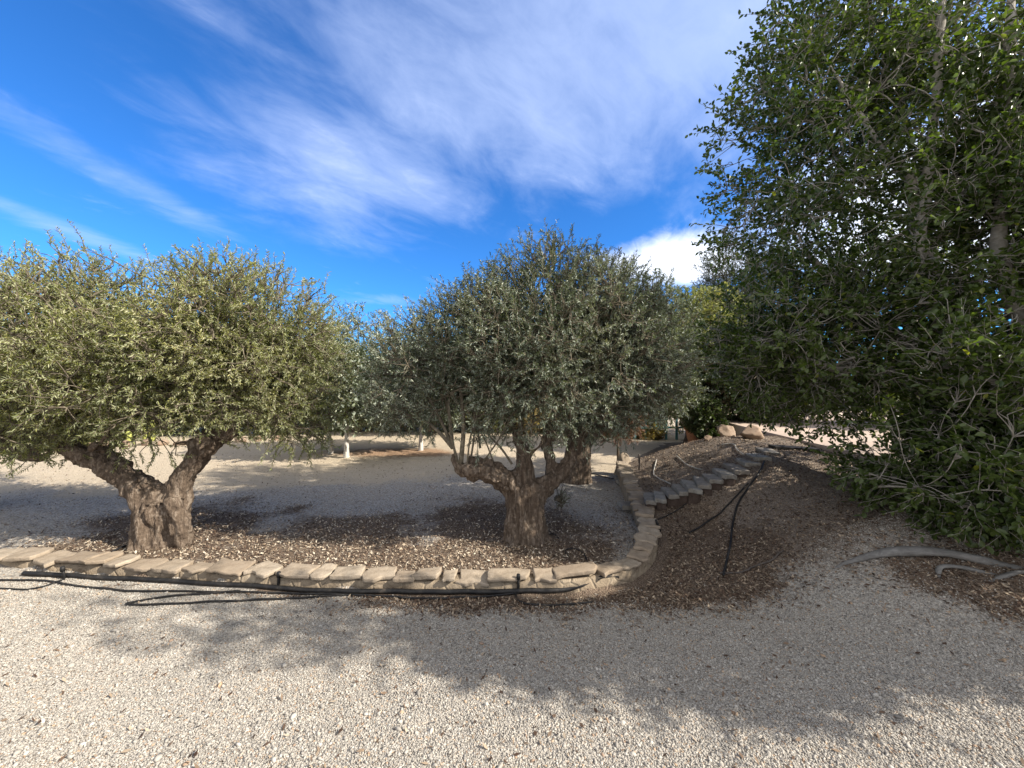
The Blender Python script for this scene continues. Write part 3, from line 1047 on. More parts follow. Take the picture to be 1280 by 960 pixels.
l_ells = [(-2.95, 4.15, 2.05, 1.0, 1.0, .90), (-4.15, 4.1, 2.10, 1.0, 1.05, .92), (-5.0, 4.2, 2.0, .8, .9, .85), (-3.6, 4.0, 1.65, 1.35, 1.0, .72), (-2.55, 4.3, 1.75, .72, .85, .75), (-4.7, 3.7, 1.5, .75, .7, .60), (-3.5, 4.3, 2.0, 1.4, .9, .9), (-4.75, 3.85, 1.12, .55, .5, .34, .12), (-2.35, 4.25, 1.22, .45, .5, .38, .12)]
grow('olive_tree', 'sunlit yellowish olive whose thick trunk forks into a wide V on the left', 'tree', (-3.63, 3.95, 0), l_limbs, l_ends, l_ells, 10000, OL,
     (M['olive_bark'], M['olive_twig'], M['olive_sunny']), 2, 'old olive trees', gap=.37, shoots=.08, up=.12, voxel=.013, amp=.036, vs=(10, 10, 2.2), fine=.011, twig_r=.0036)

# --- olive at the left edge
e_limbs = [[(-7.0, 4.9, -.1, .3), (-6.9, 4.85, .5, .24), (-6.6, 4.8, .85, .18), (-6.1, 4.75, .93, .13), (*W(20, 562, 4.7), .11), (*W(48, 572, 4.6), .075), (*W(60, 568, 4.6), .035), (*W(66, 560, 4.6), .012)],
           [(-6.9, 4.85, .5, .2), (-7.3, 5.0, 1.1, .14), (-7.4, 5.1, 1.6, .05)]]
grow('olive_tree', 'olive at the left edge reaching in with one dark horizontal limb', 'tree', (-7.0, 4.9, 0), e_limbs, [W(20, 555, 4.7), W(60, 560, 4.6), (-7.3, 5.0, 1.5), (-6.5, 4.8, 1.1)],
     [(-6.3, 4.9, 2.1, 1.2, 1.1, 1.05), (-7.4, 5.0, 2.1, 1.2, 1.1, 1.1), (-5.9, 4.7, 1.6, .8, .8, .6)], 4200, OL, (M['olive_bark'], M['olive_twig'], M['olive_sunny']), 3, 'old olive trees', gap=.38, shoots=.08, up=.12)

# --- olive behind the central one
b_limbs = [limb((720, 612, 6.4, .32), (720, 596, 6.4, .27), (722, 575, 6.4, .23), (724, 558, 6.4, .21), (728, 545, 6.4, .16)),
           limb((724, 560, 6.4, .14), (742, 545, 6.45, .10), (758, 530, 6.5, .07), (775, 512, 6.5, .04)),
           limb((722, 562, 6.4, .14), (708, 545, 6.35, .10), (700, 525, 6.3, .05)), limb((726, 552, 6.4, .13), (730, 530, 6.4, .09), (735, 505, 6.4, .05))]
grow('olive_tree', 'thick trunked olive standing behind the central olive near the wall', 'tree', (*W(720, 600, 6.4)[:2], 0), b_limbs,
     [W(775, 508, 6.5), W(700, 520, 6.3), W(735, 500, 6.4), W(760, 520, 6.5)],
     [(1.75, 6.6, 2.05, 1.35, 1.2, 1.0), (2.25, 6.8, 2.55, 1.0, 1.0, .9), (.9, 6.6, 2.0, 1.2, 1.1, .9), (2.5, 6.7, 1.6, .75, .8, .65)], 4600, (.056, .0135), (M['olive_bark'], M['olive_twig'], M['olive_grey']), 4, 'old olive trees', gap=.36, shoots=.25)

# --- pale olive at the back right
p = W(862, 545, 9.6)
grow('olive_tree', 'pale sunlit olive at the back right, its foliage hanging to the ground behind the mound', 'tree', (p[0], p[1], 0),
     [[(p[0], p[1], -.1, .2), (p[0] + .1, p[1], .6, .16), (p[0], p[1], 1.2, .12), (p[0] - .1, p[1], 1.7, .06)]], [(p[0], p[1], 1.3), (p[0] - .5, p[1], 1.6), (p[0] + .4, p[1], 1.7)],
     [(p[0] - .1, p[1], 2.1, 1.45, 1.3, 1.3), (p[0] - .6, p[1] - .2, 1.25, 1.2, 1.0, .7), (p[0] + .3, p[1], 3.1, 1.0, 1.0, .9)], 3800, (.075, .019), (M['olive_bark'], M['olive_twig'], M['olive_sunny']), 5, 'old olive trees', gap=.36, up=.1, twig_r=.005)

# --- big ficus on the right
fb = np.array([4.15, 2.95, .42])
f_limbs = [
    [(4.15, 2.95, .25, .24), (4.13, 3.0, .6, .17), (4.08, 3.1, 1.1, .125), (4.0, 3.3, 1.7, .095), (*W(1152, 360, 3.45), .052), (*W(1158, 235, 3.4), .042), (*W(1170, 120, 3.4), .036), (*W(1176, 20, 3.4), .030), (4.2, 3.75, 5.8, .02)],
    [(4.15, 2.95, .5, .15), (4.4, 3.1, 1.4, .09), (*W(1250, 330, 3.2), .06), (*W(1262, 200, 3.15), .045), (*W(1262, 60, 3.2), .04), (4.55, 3.5, 5.8, .02)],
    [(4.0, 3.3, 1.7, .08), (*W(1150, 300, 3.6), .06), (*W(1138, 222, 3.5), .036), (*W(1100, 180, 3.6), .028), (*W(1052, 105, 3.7), .020), (*W(1020, 50, 3.75), .010)],
    [(4.05, 3.15, 1.3, .12), (3.9, 3.4, 1.75, .08), (*W(1090, 400, 3.9), .055), (*W(1040, 345, 4.0), .04), (*W(985, 300, 4.1), .015)],
    [(4.05, 3.1, 1.1, .10), (*W(1120, 470, 3.7), .06), (*W(1040, 460, 3.8), .04), (*W(960, 430, 3.9), .015)],
    [(4.12, 3.0, .7, .09), (*W(1190, 580, 3.4), .05), (*W(1110, 600, 3.3), .025), (*W(1080, 620, 3.25), .010)],
    [(4.3, 2.95, 1.0, .10), (4.8, 2.6, 1.5, .07), (5.2, 2.35, 1.8, .04)],
    [(4.2, 2.9, .6, .16), (4.6, 2.5, 1.7, .11), (4.8, 2.0, 2.6, .08), (4.8, 1.25, 3.2, .05)],
    [(4.3, 3.05, 1.0, .10), (*W(1225, 420, 3.7), .07), (*W(1200, 330, 4.0), .06), (*W(1210, 240, 4.1), .03)],
    [(4.3, 3.2, 1.0, .12), (4.6, 4.2, 1.8, .09), (4.7, 4.8, 2.8, .06), (4.6, 5.0, 3.6, .03)],
]
f_ends = [(5.2, 2.35, 1.7), W(1020, 50, 3.8), W(1052, 105, 3.75), W(1176, 20, 3.7), (4.2, 3.75, 5.6), W(1262, 60, 3.5), W(985, 300, 4.1), W(1040, 345, 4.0), W(960, 430, 3.9), W(1040, 460, 3.8),
          W(1110, 600, 3.3), W(1090, 610, 3.25), W(1200, 560, 3.35), (4.8, 1.25, 3.2), (4.9, .85, 4.2), W(1210, 240, 4.1), (4.6, 4.9, 3.4), W(1255, 400, 3.4), (4.9, 2.0, 2.6)]
f_ells = [(3.40, 4.15, 3.9, 1.28, .95, 1.45, 2.1), (3.80, 4.15, 5.4, 1.15, 1.0, 1.3, 1.25), (3.28, 4.15, 2.05, 1.12, .85, .95, 1.9), (3.70, 3.35, .98, .85, .50, .60, .9),
          (4.25, 3.2, 1.25, .80, .50, .95, 1.0), (4.5, 3.85, 4.1, .95, .8, 1.8, .75), (4.45, 4.6, 2.4, 1.1, .7, 1.4, .5),
          (4.6, 1.13, 2.95, .8, .42, .75, 1.3), (4.9, .80, 4.2, .9, .30, .8, .20), (4.6, 1.6, 2.0, .7, .32, .5, .8), (5.6, .25, 5.5, 1.0, .30, .8, .08), (4.15, 3.25, 2.75, .75, .35, .85, .7), (4.6, 3.1, 3.6, .6, .45, 1.7, .45), (5.1, 2.3, 2.0, .9, .45, 1.1, 1.3), (3.85, 3.12, 2.85, .6, .25, 1.2, .75), (3.45, 2.85, 1.30, .55, .36, .80, .7), (3.55, 2.82, .90, .58, .34, .38, .5), (4.55, 2.65, 2.5, .45, .45, 1.2, .8), (4.0, 3.1, 4.6, .7, .35, 1.0, .25)]  # includes unseen lobes off to the right, added and shaped to cast shade
fic = grow('ficus_tree', 'tall glossy ficus overhanging the mound on the right with several pale upright stems', 'tree', fb, f_limbs, f_ends, f_ells, 16500, (.054, .030),
     (M['ficus_bark'], M['ficus_bark'], M['ficus_leaf']), 6, gap=.41, gscale=2.6, up=.15, per=9, twig_len=(.14, .30), leaf_shape='oval', voxel=.022, amp=.008, vs=(6, 6, 6), twig_r=.0030, fine=.003, spread=.9, br=(.014, .008), k1=300, k2=40)


def surface_root(pts, label):
    P = []
    for px, py, lift, r in pts:
        g = gpt(px, py)
        P.append((*g[:2], g[2] + lift, r))
    P = np.array(P)
    s = spline(P, 40)
    V, q, t = tubes(s[None, :, :3], s[None, :, 3], 12)
    D = fbm(V * np.array([3, 18, 18]), 33, 3) - .5
    c_ = s[:, :3].repeat(12, 0)
    c_ = np.concatenate([c_, s[:1, :3], s[-1:, :3]])
    V[:, 2] = c_[:, 2] + (V[:, 2] - c_[:, 2]) * .62
    V = V + (D * .035)[:, None] * np.array([0, -.4, 1]) - fb
    o = obj('root', mesh_np('root', V, q, t, smooth=True), M['root_bark'], fic)
    o['label'] = label


surface_root([(1042, 711, .0, .008), (1062, 704, .01, .020), (1090, 697, .02, .034), (1120, 694, .03, .048), (1150, 695, .035, .052), (1190, 698, .03, .045), (1232, 702, .0, .035), (1290, 706, -.05, .04)], 'smooth grey root arching out of the soil')
surface_root([(1172, 722, -.01, .012), (1176, 713, .02, .018), (1200, 713, .015, .018), (1245, 716, -.02, .02)], 'short pale crooked root')
surface_root([(1236, 727, -.005, .010), (1256, 722, .01, .018), (1278, 717, .01, .018), (1310, 715, -.03, .02)], 'pale root tip at the edge of the mulch')

# ------------------------------------------------------------------ trees and shrubs further back
def back_tree(name, label, cat, x, y, trunk_h, r_tr, ells, n, leaf, mat, seed, group=None, bark='olive_bark', tmat=None, up=.3, gap=.36, per=10, lean=0.0, surf=.4, shape='lance', twig=(.2, .45)):
    z = float(ground_z(x, y)[0])
    E = [(x + a, y + b, z + c, rx, ry, rz) for a, b, c, rx, ry, rz in ells]
    L = [[(x, y, z - .1, r_tr * 1.3), (x + lean * .1, y, z + trunk_h * .3, r_tr), (x + lean * .6, y, z + trunk_h * .7, r_tr * .85), (x + lean, y, z + trunk_h, r_tr * .7), (x + lean, y, z + trunk_h + .4, r_tr * .3)]]
    return grow(name, label, cat, (x, y, z), L, [(x + lean, y, z + trunk_h + .2)], E, n, leaf, (tmat or M[bark], M['olive_twig'], mat), seed, group, per=per, up=up, gap=gap, surf=surf,
                voxel=.03, amp=.006, fine=.004, twig_r=.005, leaf_shape=shape, twig_len=twig, br=(.03, .014), k1=200, k2=40)


for k, (px, py, h, lean, cr, lab) in enumerate([
        (414, 567, .9, -.22, (.95, .9, .75), 'small citrus with a leaning whitewashed trunk beyond the left olive'),
        (433, 572, .95, .03, (.9, .9, .8), 'small citrus with a straight whitewashed trunk, nearest to the grove path'),
        (526, 563, .95, .02, (1.0, .9, .8), 'small citrus with a whitewashed trunk behind the central olive on the left')]):
    g = Wz(px, py, 0)
    back_tree('citrus_tree', lab, 'tree', g[0], g[1], h, .055, [(lean, 0, 1.55, *cr), (lean + .2, .1, 1.15, .7, .7, .45)], 900, (.10, .045), M['olive_grey'], 20 + k, 'citrus trees with white trunks', tmat=M['white_trunk'], lean=lean, shape='oval')

BG = [
    ('bushy_tree', 'dense green tree on the skyline between the two front olives', -5.2, 13.0, 1.4, .16, [(0, 0, 2.3, 1.8, 1.4, 1.7), (.9, 0, 1.5, 1.2, 1.2, 1.2), (-1.2, .2, 1.7, 1.3, 1.2, 1.3)], 1900, (.12, .035), 'olive_grey'),
    ('bushy_tree', 'greyish tree behind the whitewashed citrus trunks', -2.6, 12.6, 1.4, .16, [(0, 0, 2.0, 1.7, 1.4, 1.5), (1.1, 0, 1.4, 1.2, 1.2, 1.1)], 1500, (.13, .04), 'olive_grey'),
    ('bushy_tree', 'dull green tree in front of the pinkish wall behind the central olive', .6, 13.5, 1.5, .16, [(0, 0, 2.6, 1.8, 1.3, 1.2), (1.4, 0, 2.4, 1.3, 1.2, 1.1)], 1300, (.13, .04), 'olive_grey'),
    ('bushy_tree', 'yellowish tree behind the V shaped olive', -9.4, 12.4, 1.3, .16, [(0, 0, 2.0, 2.0, 1.4, 1.4), (1.4, 0, 1.6, 1.3, 1.2, 1.2)], 1600, (.13, .045), 'shrub_leaf'),
    ('bushy_tree', 'broad yellow green tree at the far left behind the path', -14.5, 12.6, 1.3, .16, [(0, 0, 2.0, 2.4, 1.4, 1.5), (2.0, 0, 1.5, 1.6, 1.2, 1.2)], 1700, (.14, .05), 'shrub_leaf'),
    ('bushy_tree', 'rounded dark green tree to the right behind the pale olive', 4.7, 13.5, 1.5, .16, [(0, 0, 2.2, 1.7, 1.3, 1.7)], 1300, (.13, .05), 'citrus_leaf'),
]
for k, (nm, lab, x, y, th, tr, el, n, lf, mt) in enumerate(BG):
    back_tree(nm, lab, 'tree', x, y, th, tr, el, n, lf, M[mt], 40 + k, 'trees behind the grove', shape='oval' if mt != 'olive_grey' else 'lance')

back_tree('tall_tree', 'tall feathery grey green tree rising behind the ficus against the cloud', 'tree', 6.6, 12.0, 2.2, .2,
          [(0, 0, 3.4, 1.15, 1.1, 1.6), (.2, 0, 4.9, .95, .9, 1.2), (.9, .2, 2.4, 1.3, 1.2, 1.3), (1.6, 0, 4.2, 1.2, 1.0, 1.6)], 3200, (.10, .022), M['blue_leaf'], 60, up=.5, per=12)
g0 = W(915, 490, 8.6)
back_tree('dark_hedge_tree', 'very dark clipped evergreen in deep shade above the boulders', 'tree', 5.3, 8.9, .8, .12,
          [(0, 0, 1.15, 1.25, .9, 1.0), (.9, .2, 1.0, 1.1, .9, .9), (-.4, 0, 1.6, .9, .8, .7)], 3000, (.08, .04), M['dark_leaf'], 61, per=10, gap=.25, shape='oval')
back_tree('evergreen_shrub', 'dark leafy shrub on the paving glimpsed through the ficus leaves', 'shrub', 8.2, 7.4, .5, .08, [(0, 0, .85, 1.5, .9, .9), (1.6, .2, .8, 1.3, .9, .85)], 1800, (.09, .045), M['dark_leaf'], 62, per=9, gap=.30, shape='oval')
g = Wz(890, 548, .35)
back_tree('round_shrub', 'bright green shrub behind the crest of the mound', 'shrub', 4.15, 8.3, .3, .04, [(0, 0, .42, .32, .3, .40)], 420, (.07, .035), M['citrus_leaf'], 63, per=9, shape='oval', twig=(.1, .2))
g = Wz(772, 580, 0)
back_tree('young_tree', 'small reddish leaved young tree just beyond the end of the wall', 'tree', 2.12, 7.75, .55, .035, [(0, 0, .78, .42, .35, .26), (.2, 0, 1.0, .35, .3, .22)], 420, (.06, .012), M['pink_leaf'], 64, per=9, up=-.3, twig=(.12, .25))

# low shrubs along the far edge of the path on the left
SH = [(30, 566, 'shrub_leaf', 'low straw coloured bush at the far left edge of the path', (.9, .6, .45)), (130, 550, 'shrub_leaf', 'yellow green bush behind the stone edging near the cacti', (.9, .6, .7)),
      (330, 545, 'shrub_leaf', 'yellowish bush at the bend of the path beyond the V shaped olive', (.8, .6, .6)), (250, 545, 'citrus_leaf', 'green bush between the forks of the left olive beyond the path', (.9, .6, .8)),
      (390, 540, 'citrus_leaf', 'dark bush at the far end of the path', (.8, .6, .6)), (815, 551, 'dry_leaf', 'tuft of orange dry grass in front of the far wall', (.35, .3, .22)), (430, 540, 'olive_grey', 'grey green bush behind the two nearer whitewashed trunks', (1.0, .6, .75)), (480, 541, 'dry_leaf', 'straw coloured bush between the whitewashed trunks', (1.0, .5, .6)), (545, 541, 'olive_grey', 'grey green bush behind the single whitewashed trunk', (1.1, .6, .7)), (610, 542, 'shrub_leaf', 'yellow green bush left of the central trunk near the pinkish wall', (1.0, .6, .6)), (200, 543, 'shrub_leaf', 'tall yellow bush seen between the limbs of the V shaped olive', (1.1, .7, 1.0)), (60, 545, 'citrus_leaf', 'green bush below the dark limb at the far left', (1.2, .7, .9)), (680, 544, 'dry_leaf', 'dry bush at the foot of the pinkish wall behind the trunks', (.9, .4, .35)), (745, 548, 'citrus_leaf', 'low bush against the foot of the pinkish wall', (.6, .4, .35))]
for k, (px, py, mt, lab, (rx, ry, rz)) in enumerate(SH):
    g = Wz(px, py, 0)
    back_tree('shrub', lab, 'shrub', g[0], g[1] + .5, rz * .5, .03, [(0, 0, rz * .85, rx, ry, rz), (rx * .6, .1, rz * .6, rx * .7, ry, rz * .7)], 700, (.09, .03), M[mt], 70 + k, 'low shrubs beyond the path', per=9, twig=(.12, .3))

# yellow columnar cacti
for k, (px, h, lab) in enumerate([(179, .75, 'tallest of the yellow green cactus columns between the olive forks'), (171, .45, 'short yellow green cactus column beside the tallest one'), (149, .35, 'small yellow green cactus left of its taller neighbours')]):
    g = Wz(px, 553, 0)
    a = Acc()
    n = 14
    t = np.linspace(0, 1, n)
    P = np.stack([g[0] + .02 * np.sin(t * 4), np.full(n, g[1] + .25), -.05 + t * h], -1)
    r = .075 * np.sqrt(np.clip(1 - (t * .98) ** 8, 0.02, 1)) * (.85 + .25 * np.sin(t * 3))
    V, q, tr = tubes(P[None], r[None], 20)
    th = np.arange(len(V))
    V[:20 * n].reshape(n, 20, 3)[:, ::2, :2] += (P[:, None, :2] - V[:20 * n].reshape(n, 20, 3)[:, ::2, :2]) * .22
    base = np.array([g[0], g[1] + .25, 0])
    o = obj('cactus', mesh_np('cactus', V - base, q, tr, smooth=True), M['cactus'])
    o.location = base
    tag(o, lab, 'cactus', 'cacti beyond the path')

# stone edging along the far side of the path (left)
for k in range(13):
    rng = np.random.default_rng(500 + k)
    px = 60 + k * 24 + rng.normal(0, 3)
    py = 559 - k * .9 + rng.normal(0, .6)
    g = Wz(px, py, .06)
    sz = (.34 + .2 * rng.random(), .24, .17 + .08 * rng.random())
    o = obj('edging_stone', rock_mesh('edging_stone', sz, 510 + k, sub=2), M['boulder'])
    o.location = (g[0], g[1], .05)
    o.rotation_euler = (0, 0, rng.random() * 3)
    tag(o, 'rough tan edging stone in the row along the far side of the path', 'stone', 'edging stones along the path')

# pinkish garden wall far behind, with a dark footing
def box_obj(name, size, mat, parent=None, loc=(0, 0, 0), bev=.01):
    bm = bmesh.new()
    bmesh.ops.create_cube(bm, size=1)
    bmesh.ops.scale(bm, verts=bm.verts, vec=size)
    bmesh.ops.bevel(bm, geom=list(bm.edges), offset=bev, segments=2, affect='EDGES')
    me = bpy.data.meshes.new(name)
    bm.to_mesh(me)
    bm.free()
    o = obj(name, me, mat, parent)
    o.location = loc
    return o


w = empty('boundary_wall', (1.6, 15.2, 0), 'pinkish rendered boundary wall with dark stone footing behind the central olive', 'wall')
box_obj('render', (8.5, .22, 1.5), M['pinkwall'], w, (0, 0, 1.15))
box_obj('footing', (8.7, .34, .55), M['darkstone'], w, (0, -.02, .12))
box_obj('coping', (8.7, .36, .07), M['capstone'], w, (0, 0, 1.935))

w = empty('white_wall', (9.5, 12.6, .72), 'low white rendered wall gleaming past the boulders under the ficus', 'wall')
box_obj('render', (9.0, .2, .5), M['whitewall'], w, (0, 0, .25))
box_obj('coping', (9.1, .28, .05), M['whitewall'], w, (0, 0, .525))

# teal fence posts at the back right
fz = empty('teal_fence', (4.3, 11.2, 0), 'teal painted post fence behind the pale olive', 'fence')
for k in range(6):
    box_obj('post', (.06, .06, 1.15), M['teal'], fz, (-.75 + k * .3, 0, .55), .006)
box_obj('rail', (1.7, .03, .06), M['teal'], fz, (0, -.046, .95), .006)
box_obj('rail', (1.7, .03, .06), M['teal'], fz, (0, -.046, .35), .006)

# terracotta pot
g = Wz(868, 549, .25)
prof = [(.0, .0), (.12, .0), (.15, .12), (.18, .26), (.19, .30), (.215, .30), (.215, .36), (.18, .36), (.165, .30), (.0, .30)]
a = np.arange(28) * 2 * math.pi / 28
V = np.array([[(r * math.cos(t), r * math.sin(t), z) for t in a] for r, z in prof])
idx = np.arange(V.shape[0] * 28).reshape(-1, 28)
q = np.stack([idx[:-1], np.roll(idx, -1, 1)[:-1], np.roll(idx, -1, 1)[1:], idx[1:]], -1).reshape(-1, 4)
o = obj('plant_pot', mesh_np('plant_pot', V.reshape(-1, 3), q, smooth=True), M['terracotta'])
pp = W(868, 548, 8.6)
o.location = (pp[0], pp[1], float(ground_z(pp[0], pp[1])[0]) - .01)
tag(o, 'terracotta pot behind the crest of the mound', 'pot')

# ------------------------------------------------------------------ irrigation pipes and hoses
def hose(name, pxs, r, mat, label, cat, group=None, n=90, wob=.006, lift=None, seed=0, pts=None):
    P = gpts(pxs, (r * .8 if lift is None else lift)) if pts is None else np.asarray(pts, float)
    s = spline(P, n)
    g = ground_z(s[:, 0], s[:, 1]) + r * .8 + .007
    if pts is None: s[:, 2] = np.maximum(s[:, 2] * .3 + g * .7, g)
    t = np.linspace(0, 9, n)[:, None]
    D = np.stack([fbm(np.c_[t, t * 0, t * 0] + 5 * k + seed, 7 + k, 2) - .5 for k in range(3)], -1)
    s = s + D * np.array([1, 1, .35]) * wob * 2
    V, q, tr = tubes(s[None], np.full((1, n), r), 10)
    base = s[n // 2].copy()
    o = obj(name, mesh_np(name, V - base, q, tr, smooth=True), mat)
    o.location = base
    return tag(o, label, cat, group)


hose('water_pipe', [(30, 720), (120, 725), (240, 731), (350, 738), (450, 743), (560, 744), (650, 742), (720, 737), (772, 725)], .0185, M['pipe'], 'thick black irrigation pipe running along the foot of the wall', 'pipe', n=140, wob=.008)
G = 'irrigation hoses on the ground'
hose('drip_hose', [(-40, 727), (40, 727), (90, 733), (150, 740), (230, 741), (300, 742), (380, 744), (440, 746)], .0075, M['hose'], 'thin black hose snaking across the gravel at the left in front of the pipe', 'hose', G)
hose('drip_hose', [(-20, 735), (20, 738), (50, 736), (80, 726)], .006, M['hose'], 'short black hose curling to the left end of the thick pipe', 'hose', G, 40)
hose('drip_hose', [(300, 741), (240, 745), (190, 750), (158, 757), (190, 758), (270, 754), (360, 750), (430, 746)], .0075, M['hose'], 'black hose doubled back in a sharp loop on the gravel', 'hose', G)
hose('drip_hose', [(440, 746), (520, 750), (600, 748), (660, 742), (720, 736), (775, 722)], .008, M['hose'], 'black hose lying beside the pipe below the central olive', 'hose', G)
hose('drip_hose', [(646, 738), (645, 748), (655, 756), (690, 759), (740, 755)], .007, M['hose'], 'black hose curling off the riser below the central olive', 'hose', G, 50)
hose('drip_hose', [(140, 692), (160, 683), (182, 680), (210, 676), (232, 667), (242, 660)], .010, M['hose'], 'black hose looped round the foot of the V shaped trunk', 'hose', G, 50)
hose('drip_hose', [(648, 671), (670, 671), (690, 669), (698, 674)], .006, M['hose'], 'thin hose at the foot of the central olive trunk', 'hose', G, 40)
hose('drip_hose', [(735, 704), (728, 692), (716, 687), (706, 690), (710, 697)], .006, M['hose'], 'thin hose coiled on the litter inside the wall', 'hose', G, 40)
hose('drip_hose', [(905, 722), (908, 704), (913, 680), (916, 655), (924, 630), (938, 608), (950, 590), (955, 578)], .010, M['hose'], 'black hose climbing the mound towards the top of the steps', 'hose', G)
hose('drip_hose', [(862, 668), (890, 650), (915, 628), (935, 606)], .008, M['hose'], 'black hose slanting up the mound left of the long one', 'hose', G, 50)
hose('drip_hose', [(820, 652), (845, 640), (862, 628), (880, 618)], .006, M['hose'], 'faint dark hose just below the stone steps', 'hose', G, 40)
hose('drip_hose', [(730, 590), (745, 594), (762, 599), (776, 600)], .008, M['hose'], 'dark hose between the rear olive trunk and the wall', 'hose', G, 40)
G2 = 'pale pipes on the mound'
hose('pale_pipe', [(821, 576), (817, 590), (820, 597), (838, 606)], .008, M['whitepipe'], 'bent pale pipe low on the mound near the lowest steps', 'pipe', G2, 40)
hose('pale_pipe', [(846, 571), (856, 580), (866, 585), (878, 588)], .008, M['whitepipe'], 'pale pipe curving across the middle of the mound', 'pipe', G2, 40)
hose('pale_pipe', [(902, 557), (916, 556), (922, 564), (930, 570)], .008, M['whitepipe'], 'pale hooked pipe below the boulders', 'pipe', G2, 40)
hose('dry_branch', [(902, 719), (925, 716), (950, 708), (978, 690)], .007, M['darkstone'], 'dry dark stick on the mulch below the mound', 'branch', None, 40, .02)

for px, py, h, lean, lab in [(81, 724, .10, -.2, 'short black riser stub near the left end of the pipe'), (348, 736, .13, .03, 'black riser stub against the wall below the gap between the olives'), (648, 741, .14, .0, 'black riser stub below the central olive trunk')]:
    g = gpt(px, py)
    t = empty('pipe_riser', tuple(g), lab, 'riser', 'black pipe risers')
    V, q, tr = tubes(np.array([[(0, 0, -.03), (lean * .05, .0, h * .5), (lean * .1, 0, h)]]), np.full((1, 3), .011), 12)
    obj('tube', mesh_np('tube', V, q, tr, smooth=True), M['pipe'], t)
    V, q, tr = tubes(np.array([[(lean * .09, 0, h - .035), (lean * .095, 0, h - .01), (lean * .1, 0, h + .006)]]), np.array([[.016, .016, .014]]), 12)
    obj('cap', mesh_np('cap', V, q, tr, smooth=True), M['pipe'], t)
g = gpt(826, 664)
V, q, tr = tubes(np.array([[(0, 0, -.02), (-.02, .02, .05), (-.04, .03, .11)]]), np.full((1, 3), .012), 10)
o = obj('pipe_stub', mesh_np('pipe_stub', V, q, tr, smooth=True), M['pipe'])
o.location = g
tag(o, 'black pipe stub leaning on the outer side of the wall bend', 'pipe')
g = gpt(789, 590)
V, q, tr = tubes(np.array([[(0, 0, -.02), (.01, .0, .12), (.0, 0, .28)]]), np.full((1, 3), .014), 10)
o = obj('stake', mesh_np('stake', V, q, tr, smooth=True), M['darkstone'])
o.location = g + np.array([.12, 0, 0])
tag(o, 'thin dark stake by the far end of the wall', 'stake')

# small sucker plant at the foot of the central trunk
p = Wz(690, 652, 0)
back_tree('sapling', 'wispy pale sapling growing at the right foot of the central olive', 'plant', .50, 4.35, .12, .008, [(0, 0, .2, .12, .1, .14)], 26, (.03, .007), M['olive_grey'], 90, per=7, twig=(.08, .16), up=.8)

# ------------------------------------------------------------------ light, sky, camera
EL, SX, SY = math.radians(35), .95, -.31
hl = math.hypot(SX, SY)
S = Vector((SX / hl * math.cos(EL), SY / hl * math.cos(EL), math.sin(EL)))
sun = bpy.data.lights.new('sun', 'SUN')
sun.energy = 5.0
sun.angle = math.radians(.5)
sun.color = (1.0, .93, .82)
so = bpy.data.objects.new('sun', sun)
COL.objects.link(so)
so.rotation_euler = S.to_track_quat('Z', 'Y').to_euler()

world = bpy.data.worlds.new("World")
scene.world = world
world.use_nodes = True
nt = world.node_tree
bg = nt.nodes["Background"]


class WN(N):
    def __init__(s):
        s.t = nt


w = WN()
sky = w.n("ShaderNodeTexSky", sky_type='NISHITA', sun_disc=False, sun_elevation=EL, sun_rotation=math.atan2(SX, SY), altitude=300, air_density=1.0, dust_density=.2, ozone_density=3.0)
tc = w.n("ShaderNodeTexCoord")
sp = w.n("ShaderNodeSeparateXYZ", i_Vector=tc.outputs["Generated"])
den = w.math('ADD', w.math('MAXIMUM', sp.outputs[2], 0.0), .12)
cx = w.math('DIVIDE', sp.outputs[0], den)
cy = w.math('DIVIDE', sp.outputs[1], den)
cv = w.n("ShaderNodeCombineXYZ", i_X=cx, i_Y=cy).outputs[0]


def blob(c, r, rot=0.0, amp=1.0):
    mp = w.n("ShaderNodeMapping", vector_type='TEXTURE', i_Vector=cv, i_Location=(c[0], c[1], 0), i_Rotation=(0, 0, rot), i_Scale=(r[0], r[1], 1))
    ln = w.n("ShaderNodeVectorMath", operation='LENGTH', i_0=mp.outputs[0]).outputs["Value"]
    mr = w.n("ShaderNodeMapRange", interpolation_type='SMOOTHSTEP', i_Value=ln, i_1=0.0, i_2=1.0, i_3=amp, i_4=0.0)
    return mr.outputs[0]


mask = w.math('MAXIMUM', blob((.3, .95), (1.7, 1.15), -.1, 1.0), blob((-.6, 1.5), (1.15, 1.05), 0, .74))
for b in [((.75, 1.55), (.55, .5), 0, .45), ((-1.40, 1.5), (.22, .9), -.05, .62), ((-1.95, 1.75), (.20, .9), -.1, .62), ((-.35, 1.85), (.5, .22), -.2, .40), ((-1.0, 2.9), (.8, .28), 0, .5), ((.4, -1.2), (3.2, 2.2), 0, .7)]:  # last blob: unseen cloud behind the camera, added for ambient light
    mask = w.math('MAXIMUM', mask, blob(*b))
mp = w.n("ShaderNodeMapping", vector_type='TEXTURE', i_Vector=cv, i_Rotation=(0, 0, 1.0), i_Scale=(.80, .50, 1))
n1 = w.noise(mp.outputs[0], 1.3, 8, .58, .6)
mp2 = w.n("ShaderNodeMapping", vector_type='TEXTURE', i_Vector=cv, i_Rotation=(0, 0, .85), i_Scale=(.22, .13, 1))
n2 = w.noise(mp2.outputs[0], 1.0, 6, .6, .8)
nn = w.math('ADD', w.math('MULTIPLY', n1, .72), w.math('MULTIPLY', n2, .28))
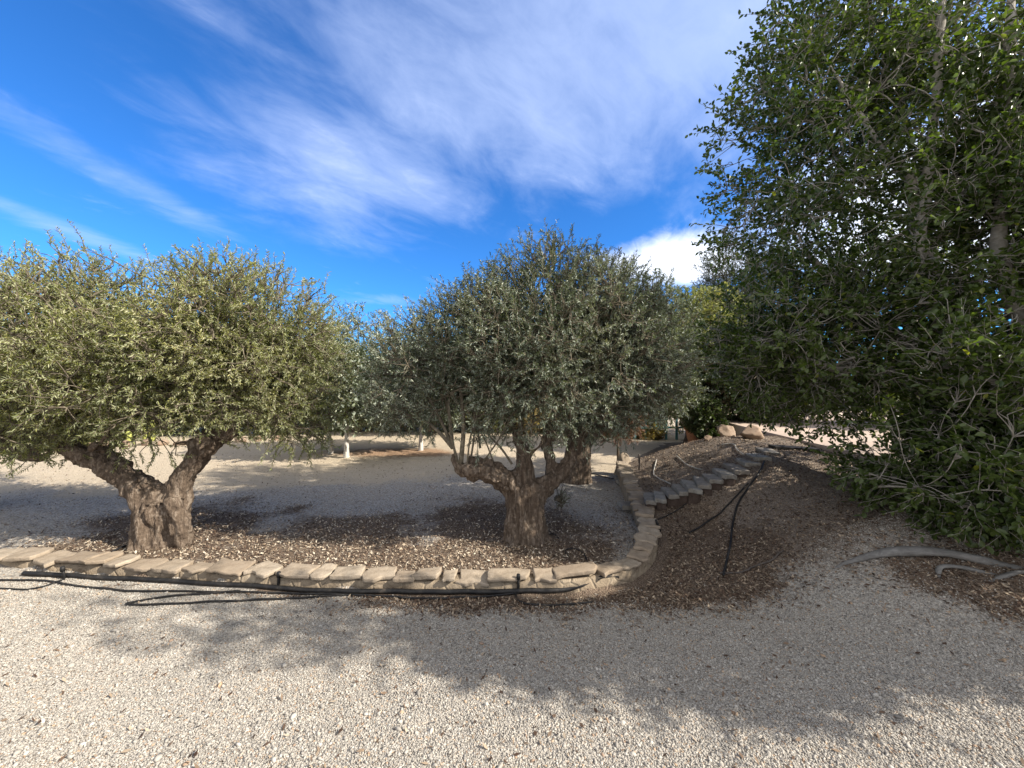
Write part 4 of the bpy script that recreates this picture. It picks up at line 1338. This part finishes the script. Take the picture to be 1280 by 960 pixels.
dens = w.math('ADD', mask, w.math('MULTIPLY', w.math('SUBTRACT', nn, .5), 1.75))
dens = w.n("ShaderNodeMapRange", interpolation_type='SMOOTHSTEP', i_Value=dens, i_1=.16, i_2=1.15, i_3=0.0, i_4=.62).outputs[0]
low = w.math('ADD', w.math('MAXIMUM', blob((.98, 2.25), (.75, .62), 0, 1.0), blob((2.0, 1.5), (1.35, 1.4), .2, 1.2)), w.math('MULTIPLY', w.math('SUBTRACT', nn, .5), 1.6))
low = w.n("ShaderNodeMapRange", interpolation_type='SMOOTHSTEP', i_Value=low, i_1=.10, i_2=.85, i_3=0.0, i_4=.86).outputs[0]
blue = w.mix(1.0, sky.outputs[0], (.19, .53, .91), 'MULTIPLY')
c = w.mix(dens, blue, (2.9, 3.55, 5.2))
c = w.mix(low, c, (5.6, 5.8, 6.2))
rear = w.n("ShaderNodeMapRange", interpolation_type='SMOOTHSTEP', i_Value=w.math('ADD', sp.outputs[1], w.math('MULTIPLY', w.math('SUBTRACT', nn, .5), .5)), i_1=.45, i_2=-.05, i_3=0.0, i_4=.85).outputs[0]  # unseen pale cloud bank behind the camera, added as fill light
c = w.mix(rear, c, (4.4, 4.35, 4.35))
nt.links.new(c, bg.inputs["Color"])
bg.inputs["Strength"].default_value = .15

cam = bpy.data.cameras.new('camera')
cam.sensor_fit = 'HORIZONTAL'
cam.sensor_width = 36
cam.lens = 36 * F / 1280
cam.clip_start = .05
cam.clip_end = 2000
co = bpy.data.objects.new('camera', cam)
COL.objects.link(co)
co.location = (0, 0, CAMZ)
co.rotation_euler = (math.radians(90), 0, 0)
scene.camera = co

scene.render.engine = 'CYCLES'
scene.view_settings.view_transform = 'Standard'
scene.view_settings.look = 'None'
scene.view_settings.exposure = 0.8
scene.view_settings.gamma = 1.0
scene.cycles.max_bounces = 6
scene.cycles.diffuse_bounces = 3
scene.cycles.glossy_bounces = 2
scene.cycles.transmission_bounces = 3
scene.cycles.transparent_max_bounces = 4
scene.cycles.use_denoising = True
